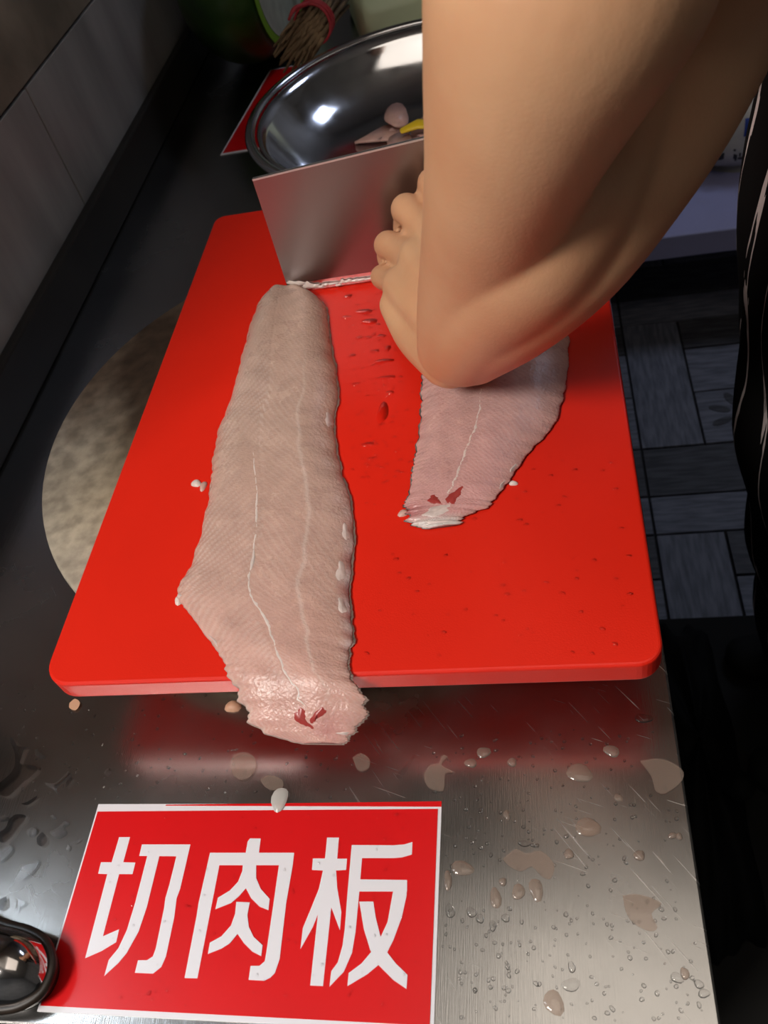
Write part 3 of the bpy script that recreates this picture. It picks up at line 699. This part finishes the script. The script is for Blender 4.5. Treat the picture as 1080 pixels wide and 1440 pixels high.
    # hair, eyes, brows
    V, F = loft([hd + (0.035, 0, -0.01), hd + (0.005, 0, 0.042)], [0.086, 0.084], n=28, caps=6); from_py('hair', V, F, 'hair', e)
    for sgn in (-1, 1):
        V, F = loft([hd + (-0.078, sgn * 0.03 - 0.006, 0.005), hd + (-0.078, sgn * 0.03 + 0.006, 0.005)], [0.009, 0.009], n=12); from_py('eye', V, F, 'eye', e)
        V, F = loft([hd + (-0.086, sgn * 0.03 - 0.015, 0.026), hd + (-0.086, sgn * 0.03 + 0.015, 0.026)], [0.004, 0.004], n=8); from_py('eyebrow', V, F, 'hair', e)
    # clothes: shirt with short sleeves, apron, trousers, boots
    sp = []
    def sl(pts, rad, flat=1.0, up=(0, 0, 1), n=16):
        Q = resample(np.c_[np.array(pts, float), np.array(rad, float)], n); sp.append(loft(Q[:, :3], Q[:, 3], Q[:, 3] * flat, up=up, n=28))
    sl([(0.42, 0.65, -0.18), (0.41, 0.65, 0.1), (0.40, 0.65, 0.35), (0.39, 0.65, 0.56)], [0.17, 0.162, 0.178, 0.165], 0.66, (1, 0, 0))
    sl([shl, (0.39, 0.65, 0.645), shr], [0.078, 0.090, 0.078]); sl([shl, shl * 0.62 + elb * 0.38], [0.080, 0.074]); sl([shr, (0.36, 0.92, 0.47)], [0.080, 0.072])
    remesh('shirt', sp, 0.006, 'shirt', e, smooth=4)
    tp = []
    sp = tp
    for y in (0.56, 0.75): sl([(0.43, y, -0.12), (0.45, y, -0.42), (0.46, y, FZ + 0.06)], [0.105, 0.082, 0.070])
    remesh('trousers', tp, 0.006, 'shirt', e, smooth=4)
    for y in (0.56, 0.75):
        V, F = loft([(0.50, y, FZ + 0.045), (0.42, y, FZ + 0.05), (0.33, y, FZ + 0.036), (0.27, y, FZ + 0.030)], [0.045, 0.046, 0.046, 0.036], [0.045, 0.05, 0.036, 0.028], n=20); from_py('boot', V, F, 'rubber', e)
    # apron: front wrap with folds
    nz_, na = 60, 70; V = []; UV = []
    for i in range(nz_):
        z = 0.50 - 1.13 * i / (nz_ - 1)
        cx = float(np.interp(z, [-0.65, -0.45, -0.14, 0.05, 0.3, 0.5], [0.425, 0.392, 0.335, 0.320, 0.315, 0.315])); ax = 0.150; by = float(np.interp(z, [-0.6, 0.0, 0.3, 0.5], [0.215, 0.20, 0.185, 0.12]))
        for k in range(na):
            t = math.radians(75 + 210 * k / (na - 1))
            fold = 0.007 * math.sin(k * 0.62 + 1.2 * math.sin(z * 9)) * (0.4 + 0.6 * (0.5 - z)) + 0.004 * math.sin(z * 30 + k * 0.35)
            V.append((cx + (ax + fold) * math.cos(t), 0.64 + (by + fold) * math.sin(t), z)); UV.append((k / (na - 1) * 19, z * 2.0))
    F = [(i * na + k, i * na + k + 1, (i + 1) * na + k + 1, (i + 1) * na + k) for i in range(nz_ - 1) for k in range(na - 1)]
    ap = from_py('apron', V, F, 'apron', e); uvl = ap.data.uv_layers.new(name='UVMap')
    for lp in ap.data.loops: uvl.data[lp.index].uv = UV[lp.vertex_index]
    md = ap.modifiers.new('t', 'SOLIDIFY'); md.thickness = 0.002
    return e
person()

# ------------------------------------------------------------------ steel bowl with contents
BC = (-0.130, 1.060); BR = 0.2235; BZ = 0.074
bowl = empty('mixing_bowl', (BC[0], BC[1], 0), 'wide polished stainless steel bowl behind the red board', 'bowl')
prof = [(0.0, 0.004), (0.10, 0.004), (0.135, 0.006), (0.165, 0.018), (0.188, 0.038), (0.202, 0.060), (0.209, 0.070), (0.2095, 0.0715), (0.205, 0.0722), (0.198, 0.062), (0.184, 0.041), (0.161, 0.0215), (0.133, 0.0092), (0.10, 0.0072), (0.0, 0.0072)]
revolve('basin', [(r, z - 0.003) for r, z in prof], (BC[0], BC[1], 0), 'bowl', bowl, 128)
revolve('rolled_rim', [(BR - 0.006 + 0.0065 * math.cos(t), BZ - 0.004 + 0.0045 * math.sin(t)) for t in np.linspace(0, 2 * math.pi, 13)], (BC[0], BC[1], 0), 'bowl', bowl, 128)
for k in range(16):
    a = rng.uniform(0, 6.28); rr = rng.uniform(0.0, 0.085); cx, cy = BC[0] + rr * math.cos(a), BC[1] - 0.01 + rr * math.sin(a); z = 0.008 + 0.0035 * (k % 6)
    an = rng.uniform(0, 3.14); V = []; n = 14; L_, W_ = rng.uniform(0.030, 0.042), rng.uniform(0.014, 0.02)
    for zz_ in (0, 1):
        for q in range(n):
            t = 2 * math.pi * q / n; x, y = L_ * math.cos(t) * (1 + 0.1 * math.sin(3 * t)), W_ * math.sin(t)
            V.append((cx + x * math.cos(an) - y * math.sin(an), cy + x * math.sin(an) + y * math.cos(an), z + zz_ * 0.003 + 0.004 * math.sin(t * 2 + k)))
    F = [tuple(range(n))[::-1], tuple(range(n, 2 * n))] + [(q, (q + 1) % n, n + (q + 1) % n, n + q) for q in range(n)]
    tag(from_py('fish_slice', V, F, 'pink_bit'), 'thin pink fish slice lying in the steel bowl', 'fish slice', 'fish slices in the steel bowl')
yc = at_z(588, 180, 0.035)
V, F = loft([yc + (-0.02, 0, 0), yc + (0, 0.002, 0.004), yc + (0.03, 0, 0)], [0.006, 0.011, 0.008], [0.003, 0.004, 0.003], n=14)
tag(from_py('peel_strip', V, F, 'yellow'), 'bright yellow strip of peel on the fish slices in the bowl', 'peel')

# ------------------------------------------------------------------ vegetables behind the bowl
def melon():
    c = np.array([-0.40, 1.50, 0.125]); R_ = np.array([0.20, 0.24, 0.125])
    e = empty('winter_melon', (c[0], c[1], 0), 'dark green winter melon with a pale cut face, by the tiled wall', 'melon')
    V = []; F = []; n, m = 40, 48; cut = -0.372
    for i in range(n + 1):
        ph = math.pi * i / n
        for k in range(m):
            t = 2 * math.pi * k / m
            x = c[0] - 0.02 + 0.105 * math.cos(ph); y = c[1] + 0.22 * math.sin(ph) * math.cos(t); z = c[2] + 0.125 * math.sin(ph) * math.sin(t)
            x = min(x, cut); V.append((x, y, z))
    F = [(i * m + k, i * m + (k + 1) % m, (i + 1) * m + (k + 1) % m, (i + 1) * m + k) for i in range(n) for k in range(m)]
    from_py('rind', V, F, 'melon', e)
    co = (cut - (c[0] - 0.02)) / 0.105; ra = math.sqrt(1 - co * co)
    for nm, m_, s0, s1, dx in (('rind_ring', 'melon_l', 1.0, 0.90, 0.0015), ('flesh_face', 'melon_f', 0.90, 0.0, 0.002)):
        V = []; 
        for s in (s0, (s0 + s1) / 2, max(s1, 0.001)):
            for k in range(m):
                t = 2 * math.pi * k / m; V.append((cut + dx + 0.003 * (1 - s), c[1] + 0.22 * ra * s * math.cos(t), c[2] + 0.125 * ra * s * math.sin(t)))
        F = [(i * m + k, i * m + (k + 1) % m, (i + 1) * m + (k + 1) % m, (i + 1) * m + k) for i in range(2) for k in range(m)]
        from_py(nm, V, F, m_, e)
melon()
def pale_half():
    c = np.array([-0.14, 1.49, 0.0]); e = empty('winter_melon', (c[0], c[1], 0), 'pale green peeled chunk of winter melon behind the steel bowl', 'melon')
    bm = box_bm(c[0] - 0.13, c[0] + 0.22, c[1] - 0.10, c[1] + 0.12, 0.0, 0.17, 0.03, 4)
    for v in bm.verts:
        v.co.z *= 0.42 + 0.58 * min(1.0, max(0.0, (v.co.y - c[1] + 0.10) / 0.20))      # sloping cut face
    bmesh.ops.rotate(bm, cent=Vector(c), matrix=Matrix.Rotation(0.25, 3, 'Z'), verts=bm.verts); from_bm('flesh', bm, 'melon_p', e, smooth=True)
    bm = box_bm(c[0] - 0.128, c[0] + 0.218, c[1] + 0.112, c[1] + 0.128, 0.004, 0.168, 0.006, 2)
    bmesh.ops.rotate(bm, cent=Vector(c), matrix=Matrix.Rotation(0.25, 3, 'Z'), verts=bm.verts); from_bm('rind', bm, 'melon', e, smooth=True)
pale_half()
def bundle():
    p0 = at_z(408, 92, 0.075); p1 = at_z(440, 50, 0.095); p2 = at_z(468, -20, 0.11)
    p0 = np.array([p0[0] - 0.005, p0[1] + 0.05, 0.075]); p1 = p1 + np.array([0, 0.02, 0.008]); 
    e = empty('stem_bundle', (p0[0], p0[1], 0), 'bundle of dry brown stems tied with red twine', 'stems')
    for k in range(34):
        a = k * 2.4; r0 = 0.0225 * math.sqrt((k + 0.5) / 34); off = lambda f: np.array([math.cos(a) * r0 * f, 0.3 * math.sin(a) * r0 * f, math.sin(a) * r0 * f])
        tube('stem', [p0 + off(1.25) + (rng.uniform(-.006, .006), -0.008 + rng.uniform(-.012, .012), rng.uniform(-.005, .005)), (p0 + p1) / 2 + off(1.1), p1 + off(0.95), (p1 + p2) / 2 + off(1.15), p2 + off(1.5)], [0.0014, 0.0030, 0.0032, 0.0030, 0.0026], 'stem', e, n=7, sm=14)
    ax = (p2 - p1) / np.linalg.norm(p2 - p1); s = np.cross(ax, (0, 0, 1)); s /= np.linalg.norm(s); u = np.cross(s, ax)
    for q in range(4):
        cc = p1 + ax * (-0.004 + 0.006 * q); pts = [cc + (s * math.cos(t) + u * math.sin(t)) * 0.0255 + ax * 0.003 * math.sin(t + q) for t in np.linspace(0, 2 * math.pi, 15)]
        tube('tie', pts, 0.0018, 'redtie', e, n=7, sm=30)
    tube('tie_end', [p1 + u * 0.026, p1 + u * 0.03 - ax * 0.02 - s * 0.012, p1 + u * 0.022 - ax * 0.03 - s * 0.02], [0.0028, 0.003, 0.002], 'redtie', e, n=7, sm=12)
bundle()

# ------------------------------------------------------------------ low white stand with sacks, black things on the floor
TZ = -0.55
fe = at_z(880, 341, TZ); ye = fe[1]
st = empty('low_stand', (0.7, ye + 0.3, FZ), 'low white laminate stand beyond the work table', 'stand')
box('top', 0.05, 1.25, ye, ye + 0.75, TZ - 0.055, TZ, 'lav', st, 0.004)
for x in (0.09, 1.17):
    for y in (ye + 0.05, ye + 0.66): box('leg', x, x + 0.04, y, y + 0.04, FZ, TZ - 0.055, 'lav', st, 0.003)
def sack(name, cx, cy, z0, lx, ly, h, m, label, seed):
    e = empty(name, (cx, cy, z0), label, 'sack'); n, k_ = 24, 48; V = []
    for i in range(n + 1):
        v = i / n; z = z0 + h * v
        for k in range(k_):
            t = 2 * math.pi * k / k_; q = (abs(math.cos(t)) ** 4 + abs(math.sin(t)) ** 4) ** -0.25
            w = (1 - abs(2 * v - 1) ** 3.5) ** 0.5 if 0 < v < 1 else 0.0
            w = 0.35 + 0.65 * w if 0 < v < 1 else (0.80 if v == 0 else 0.0)
            nn = 1 + 0.035 * math.sin(5 * t + seed) * math.sin(6 * v + seed) + 0.02 * math.sin(11 * t + 9 * v)
            V.append((cx + lx * q * w * nn * math.cos(t), cy + ly * q * w * nn * math.sin(t), z + 0.006 * math.sin(4 * t + seed) * v))
    F = [(i * k_ + k, i * k_ + (k + 1) % k_, (i + 1) * k_ + (k + 1) % k_, (i + 1) * k_ + k) for i in range(n) for k in range(k_)]
    from_py('bag', V, F, m, e); return e
sy = at_z(990, 268, TZ)[1]
sk = sack('printed_sack', 0.60, sy + 0.17, TZ, 0.30, 0.15, 0.20, 'sack', 'white woven sack with blue and black print on the low stand', 1.0)
sack('clear_bag', 0.60, sy + 0.22, TZ + 0.205, 0.28, 0.14, 0.16, 'film', 'grey crumpled plastic bag lying on top of the printed sack', 2.3)
# print: a blue bar and rows of black character strokes on the near face
def on_sack(x, z): 
    v = (z - TZ) / 0.20; w = 0.35 + 0.65 * (1 - abs(2 * v - 1) ** 3.5) ** 0.5
    return (x, sy + 0.17 - 0.15 * w * 1.05 - 0.001, z)
def patch(name, x0, x1, z0, z1, m, off=0.0):
    V = []; nx = max(2, int((x1 - x0) / 0.015)); nz2 = 4
    for j in range(nz2):
        for i in range(nx):
            p = on_sack(x0 + (x1 - x0) * i / (nx - 1), z0 + (z1 - z0) * j / (nz2 - 1)); V.append((p[0], p[1] - off, p[2]))
    F = [(j * nx + i, j * nx + i + 1, (j + 1) * nx + i + 1, (j + 1) * nx + i) for j in range(nz2 - 1) for i in range(nx - 1)]
    o = from_py(name, V, F, m, sk); md = o.modifiers.new('t', 'SOLIDIFY'); md.thickness = 0.002; md.offset = 0
patch('blue_print', 0.425, 0.75, TZ + 0.105, TZ + 0.142, 'blue', 0.002)
for i in range(9):
    x = 0.37 + i * 0.036
    for q in range(7):                                       # the print is only a blur of short strokes in the photograph
        u0, v0 = rng.uniform(0, 0.017), rng.uniform(0, 0.026); lw = rng.uniform(0.004, 0.012)
        if q % 2: patch('print_stroke', x + u0, x + u0 + lw, TZ + 0.050 + v0, TZ + 0.050 + v0 + 0.004, 'ink', 0.002)
        else: patch('print_stroke', x + u0, x + u0 + 0.004, TZ + 0.050 + v0 * 0.5, TZ + 0.050 + v0 * 0.5 + lw * 1.4, 'ink', 0.002)

def bin_bag():
    e = empty('bin_bag', (0.165, 0.56, FZ), 'black plastic bin bag slumped on the floor beside the work table', 'bag')
    n, k_ = 22, 60; V = []
    for i in range(n + 1):
        v = i / n
        for k in range(k_):
            t = 2 * math.pi * k / k_; w = math.cos(v * math.pi / 2) ** 0.45 if v < 1 else 0
            nn = 1 + 0.05 * math.sin(7 * t + 3 * v) + 0.03 * math.sin(13 * t - 7 * v)
            q = (abs(math.cos(t)) ** 5 + abs(math.sin(t)) ** 5) ** -0.2
            V.append((0.165 + 0.065 * w * nn * q * math.cos(t), 0.56 + 0.25 * w * nn * q * math.sin(t), FZ + 0.002 + 0.14 * v + 0.008 * math.sin(5 * t) * v))
    F = [(i * k_ + k, i * k_ + (k + 1) % k_, (i + 1) * k_ + (k + 1) % k_, (i + 1) * k_ + k) for i in range(n) for k in range(k_)]
    from_py('bag', V, F, 'black', e)
    tube('knot', [(0.19, 0.50, FZ + 0.135), (0.185, 0.49, FZ + 0.165), (0.20, 0.475, FZ + 0.175)], [0.018, 0.012, 0.02], 'black', e)
bin_bag()
mat_ = slab('floor_mat', round_rect(0.07, 0.95, -0.5, 0.84, (0.02,) * 4), FZ + 0.002, FZ + 0.014, 'rubber', None, 0.003); tag(mat_, 'black rubber mat on the plank floor where the person stands', 'floor mat')

# ------------------------------------------------------------------ steel pan end at the front corner
def pan():
    e = empty('steel_pan', (-0.40, 0.10, 0), 'rounded polished steel pan end with a dark grimy rim beside the red sign', 'pan')
    zt = 0.012
    out = [(-60, 1268), (0, 1297), (38, 1308), (62, 1322), (73, 1345), (72, 1370), (58, 1396), (30, 1414), (0, 1420), (-60, 1424)]
    P = resample(np.array([at_z(x, y, zt)[:2] for x, y in out]), 48); cen = P.mean(0) + np.array([-0.01, 0])
    V = []; F = []; n = len(P)
    for s, z in ((1.0, zt - 0.003), (0.95, zt + 0.005), (0.86, zt + 0.011), (0.7, zt + 0.017), (0.45, zt + 0.021), (0.02, zt + 0.023)):
        for p in P: q = cen + (p - cen) * s; V.append((q[0], q[1], z))
    F = [(i * n + k, i * n + (k + 1) % n, (i + 1) * n + (k + 1) % n, (i + 1) * n + k) for i in range(5) for k in range(n)]
    from_py('dome', V, F, 'pan', e)
    V = []
    for s, z in ((1.0, zt), (1.03, zt - 0.004), (0.98, 0.004), (0.96, 0.0006)):
        for p in P: q = cen + (p - cen) * s; V.append((q[0], q[1], z))
    F = [(i * n + k, i * n + (k + 1) % n, (i + 1) * n + (k + 1) % n, (i + 1) * n + k) for i in range(3) for k in range(n)]
    from_py('side', V, F, 'grime', e)
    Q = np.array([(p[0], p[1], zt) for p in P]); VV, FF = loft(Q, np.full(n, 0.0030), n=10); from_py('rim', VV, FF, 'grime', e)
pan()

# ------------------------------------------------------------------ water, fish bits
def drop_poly(name, pts_px, z, h, m, label, cat, group=None):
    P = np.array([at_z(x, y, z)[:2] for x, y in pts_px]); P = np.vstack([P, P[:1]]); Q = resample(P, len(pts_px) * 3 + 1)[:-1]
    bm = bmesh.new(); f = bm.faces.new([bm.verts.new((p[0], p[1], z + 0.0001)) for p in Q])
    if f.normal.z < 0: f.normal_flip()
    bm.normal_update()
    if f.normal.z < 0: bmesh.ops.reverse_faces(bm, faces=[f])
    w = math.sqrt(abs(f.calc_area()))
    inner = f
    for th, dz in ((0.05, 0.55), (0.08, 0.30), (0.09, 0.15)):
        bmesh.ops.inset_region(bm, faces=[inner], thickness=w * th, use_even_offset=False)
        for v in inner.verts: v.co.z += h * dz
    o = from_bm(name, bm, m, None, smooth=True)
    return tag(o, label, cat, group)
c1 = lambda L: [(x / 4.235, 960 + y / 4.235) for x, y in L]
c2 = lambda L: [(520 + x / 3.857, 1040 + y / 3.857) for x, y in L]
c3 = lambda L: [(780 + x / 3.6, 1040 + y / 3.6) for x, y in L]
clear = [
 [(70,330),(90,345),(115,385),(170,392),(150,412),(140,450),(130,490),(195,500),(235,520),(200,560),(150,600),(100,650),(55,685),(0,670),(-30,640),(0,610),(60,560),(85,530),(100,490),(95,420),(75,370)],
 [(215,400),(265,435),(245,450),(215,435)], [(275,600),(340,600),(400,545),(415,530),(405,560),(340,612),(330,630),(345,665),(310,630),(280,615)],
 [(430,560),(435,585),(400,630),(405,590)], [(130,725),(170,715),(225,680),(220,700),(170,735)], [(0,805),(40,795),(45,815),(0,825)],
 [(60,820),(100,790),(160,795),(150,830),(120,860),(80,920),(30,960),(0,940),(0,900),(40,870)], [(0,1000),(60,970),(80,1000),(50,1040),(0,1070)],
 [(165,885),(195,868),(225,880),(210,905),(170,915)], [(225,930),(260,895),(290,940),(260,980),(230,965)], [(305,890),(350,870),(390,830),(410,840),(380,860),(395,895),(350,925),(310,910)],
 [(95,1160),(130,1090),(180,1080),(235,1060),(225,1100),(170,1160),(120,1180)], [(90,1260),(110,1290),(150,1305),(155,1325),(120,1340),(100,1370),(105,1320)],
 [(0,1300),(45,1280),(45,1340),(0,1360)], [(440,960),(485,930),(470,950)], [(305,800),(320,792),(332,805),(315,812)], [(400,990),(412,970),(418,990),(405,1003)], [(625,540),(650,515),(655,535),(635,555)]]
for k, L_ in enumerate(clear):
    drop_poly('water_drop', c1(L_), 0.0, 0.0022 if k == 0 else 0.0016, 'water_glass',
              'largest clear water puddle on the steel beside the sign' if k == 0 else 'clear water drop on the steel between the sign and the wall', 'water drop', None if k == 0 else 'clear drops left of the sign')
drop_poly('water_drop', c2([(135,195),(230,90),(243,108),(172,215)]), 0, 0.0016, 'water', 'long clear drop above the sign corner below the fillet tail', 'water drop')
drop_poly('water_drop', c2([(295,185),(330,140),(375,130),(390,90),(425,95),(390,140),(460,180),(410,190),(400,280),(330,270),(300,230)]), 0, 0.0011, 'milky', 'irregular puddle touching the sign corner', 'water drop')
drop_poly('water_drop', c2([(720,650),(790,595),(850,620),(930,605),(1000,680),(980,755),(930,740),(880,690),(820,715),(760,690)]), 0, 0.0009, 'milky', 'tan two lobed puddle on the steel beside the sign', 'water drop')
drop_poly('water_drop', c3([(430,110),(540,100),(640,150),(645,210),(560,275),(510,260),(490,190)]), 0, 0.0009, 'milky', 'pale puddle at the side edge of the steel table', 'water drop')
drop_poly('water_drop', c3([(345,790),(430,785),(540,830),(490,880),(520,950),(480,970),(400,930),(360,870)]), 0, 0.0007, 'milky', 'large faint grey puddle on the scratched steel', 'water drop')
drop_poly('water_drop', c3([(130,450),(180,410),(230,450),(190,490),(140,485)]), 0, 0.0009, 'milky', 'small pale five sided puddle on the scratched steel', 'water drop')
drop_poly('water_drop', [(324,1076),(330,1063),(344,1059),(357,1064),(361,1078),(354,1092),(341,1098),(328,1090)], 0, 0.0015, 'milky', 'round tan drop on the steel under the hanging fillet tail', 'water drop')
drop_poly('water_drop', [(366,1096),(378,1090),(396,1096),(398,1108),(384,1112),(372,1106)], 0, 0.0008, 'milky', 'flat brownish puddle just above the sign', 'water drop')
drop_poly('water_drop', [(496,1066),(508,1060),(520,1068),(518,1082),(504,1084)], 0, 0.0010, 'milky', 'pale drop on the steel right under the fillet tail tip', 'water drop')
drop_poly('fish_chip', [(99,990),(107,984),(114,990),(108,1000),(99,997)], 0, 0.0015, 'chip', 'tiny tan chip on the steel near the board corner', 'chip')
def dome(c, rx, ry, h, an=0.0, n=12):
    V = [(c[0], c[1], c[2] + h)]; ca, sa = math.cos(an), math.sin(an); k1, k2 = rng.uniform(0, 6, 2)
    for rad, zz_ in ((0.55, 0.80), (0.88, 0.42), (1.0, 0.02)):
        for q in range(n):
            t = 2 * math.pi * q / n; w = rad * (1 + 0.12 * math.sin(2 * t + k1) + 0.08 * math.sin(3 * t + k2)); x, y = rx * w * math.cos(t), ry * w * math.sin(t)
            V.append((c[0] + x * ca - y * sa, c[1] + x * sa + y * ca, c[2] + h * zz_))
    F = [(0, 1 + q, 1 + (q + 1) % n) for q in range(n)] + [(1 + i * n + q, 1 + (i + 1) * n + q, 1 + (i + 1) * n + (q + 1) % n, 1 + i * n + (q + 1) % n) for i in range(2) for q in range(n)]
    return V, F
# single drops that can be told apart, by pixel on the worktop
for (x, y, rx, ry, m) in [(697,1263,6,9,'milky'),(754,1251,8,9,'milky'),(729,1254,8,6,'milky'),(707,1240,4,4,'milky'),(779,1410,10,9,'milky'),(803,1385,9,5,'water'),(827,1163,13,9,'milky'),
     (800,1201,5,5,'milky'),(899,1203,7,4,'milky'),(713,1146,4,5,'milky'),(633,1281,5,6,'water'),(663,1283,6,4,'water'),(675,1292,4,4,'water'),(693,1302,4,4,'water'),(711,1291,5,3,'water'),
     (737,1186,7,3,'water'),(630,1238,5,8,'milky'),(650,1221,14,6,'milky'),(804,1360,4,4,'water'),(952,1375,6,4,'water'),(983,1384,5,3,'water'),(990,1397,6,3,'water'),(963,1369,4,5,'milky'),(946,1175,5,3,'milky'),(955,1176,4,3,'milky'),
     (680,1058,8,6,'milky'),(662,1073,7,5,'milky'),(860,1056,9,6,'milky'),(815,1087,16,8,'milky'),(720,1072,6,4,'milky'),(905,1010,10,5,'water'),(870,1122,5,4,'milky')]:
    V, F = dome(at_z(x, y, 0.0001), rx / 1900, ry / 1450, 0.0011)
    tag(from_py('water_drop', V, F, m), 'small tan milky drop on the scratched steel beside the sign' if m == 'milky' else 'small clear drop on the scratched steel beside the sign', 'water drop', 'small tan drops beside the sign' if m == 'milky' else 'small clear drops beside the sign')
def stuff_drops(name, pts, m, label):
    V = []; F = []
    for c, rx, ry, h, an in pts:
        v, f = dome(c, rx, ry, h, an, 8); o = len(V); V += v; F += [tuple(i + o for i in q) for q in f]
    return tag(from_py(name, V, F, m), label, 'water drops', None, 'stuff')
pts = []
for k in range(420):
    x, y = rng.uniform(600, 990), rng.uniform(975, 1436)
    p = at_z(x, y, 0.0001)
    if p[0] > CX1 - 0.006 or (p[0] < SX1 + 0.003 and p[1] < SY1 + 0.002) or (p[1] > 0.255): continue
    r = rng.uniform(0.0004, 0.0013); pts.append((p, r * rng.uniform(0.8, 1.4), r, r * 0.7, rng.uniform(0, 3)))
for k in range(170):
    p = at_z(rng.uniform(0, 500), rng.uniform(960, 1130), 0.0001)
    if p[1] < SY1 + 0.003 and p[0] > SX0 - 0.003: continue
    r = rng.uniform(0.0004, 0.0012); pts.append((p, r * 1.4, r, r * 0.7, rng.uniform(0, 3)))
stuff_drops('fine_spray', pts, 'water', 'fine spray of tiny water drops over the steel worktop')
pts = []
for k in range(150):
    p = (rng.uniform(SX0 + 0.004, SX1 - 0.005), rng.uniform(SY0 + 0.005, SY1 - 0.006), 0.00165)
    r = rng.uniform(0.0003, 0.0009) * (1.5 if k % 12 == 0 else 1); pts.append((p, r * 1.2, r, r * 0.6, rng.uniform(0, 3)))
stuff_drops('fine_spray', pts, 'water', 'fine spray of tiny water drops over the red lettered sign')
pts = []
for k in range(240):
    x, y = rng.normal(530, 28), rng.uniform(410, 680)
    if k % 3 == 0: x, y = rng.uniform(510, 900), rng.uniform(640, 930)
    if x > 900 or x < 488: continue
    p = at_z(x, y, BT + 0.0001); r = rng.uniform(0.0004, 0.0013); pts.append((p, r * 1.7, r, r * 0.6, rng.uniform(-0.3, 0.3)))
stuff_drops('fine_spray', pts, 'water', 'fine spray of tiny water drops over the red cutting board')
for (x, y, rx, ry) in [(489,417,8,4),(512,438,14,5),(520,452,12,6),(505,475,6,3),(536,473,8,3),(545,490,5,5),(540,508,16,4),(518,475,5,3),(555,460,5,6),(543,531,16,3),(517,625,9,3),(521,645,5,2),(500,540,7,2),(538,580,9,14),(548,552,6,3),(487,446,8,3),(527,494,7,3),(495,500,6,3)]:
    V, F = dome(at_z(x, y, BT + 0.0001), rx / 1700, ry / 1250, 0.0009)
    tag(from_py('water_drop', V, F, 'water'), 'clear water drop on the red board between the two fillets', 'water drop', 'water drops on the red board')
for (x, y, rx, ry, m) in [(276,680,7,5,'white_bit'),(286,684,5,6,'pink_bit'),(252,844,6,5,'white_bit'),(722,680,5,3,'white_bit'),(567,722,7,4,'pink_bit')]:
    V, F = dome(at_z(x, y, BT + 0.0001), rx / 1650, ry / 1250, 0.0022)
    tag(from_py('fish_scrap', V, F, m), 'tiny pinkish scrap of fish on the red board beside a fillet', 'fish scrap', 'fish scraps on the red board')
V, F = dome(at_z(393, 1124, 0.0018), 0.0052, 0.0088, 0.0016, -0.25, 16)
tag(from_py('fish_scale', V, F, 'scale'), 'single translucent fish scale on the top edge of the lettered sign', 'fish scale')
V, F = dome(at_z(328, 994, 0.0002), 0.006, 0.005, 0.004, 0.3, 12)
tag(from_py('fish_scrap', V, F, 'chip'), 'yellowish scrap on the steel at the foot of the round block', 'fish scrap')
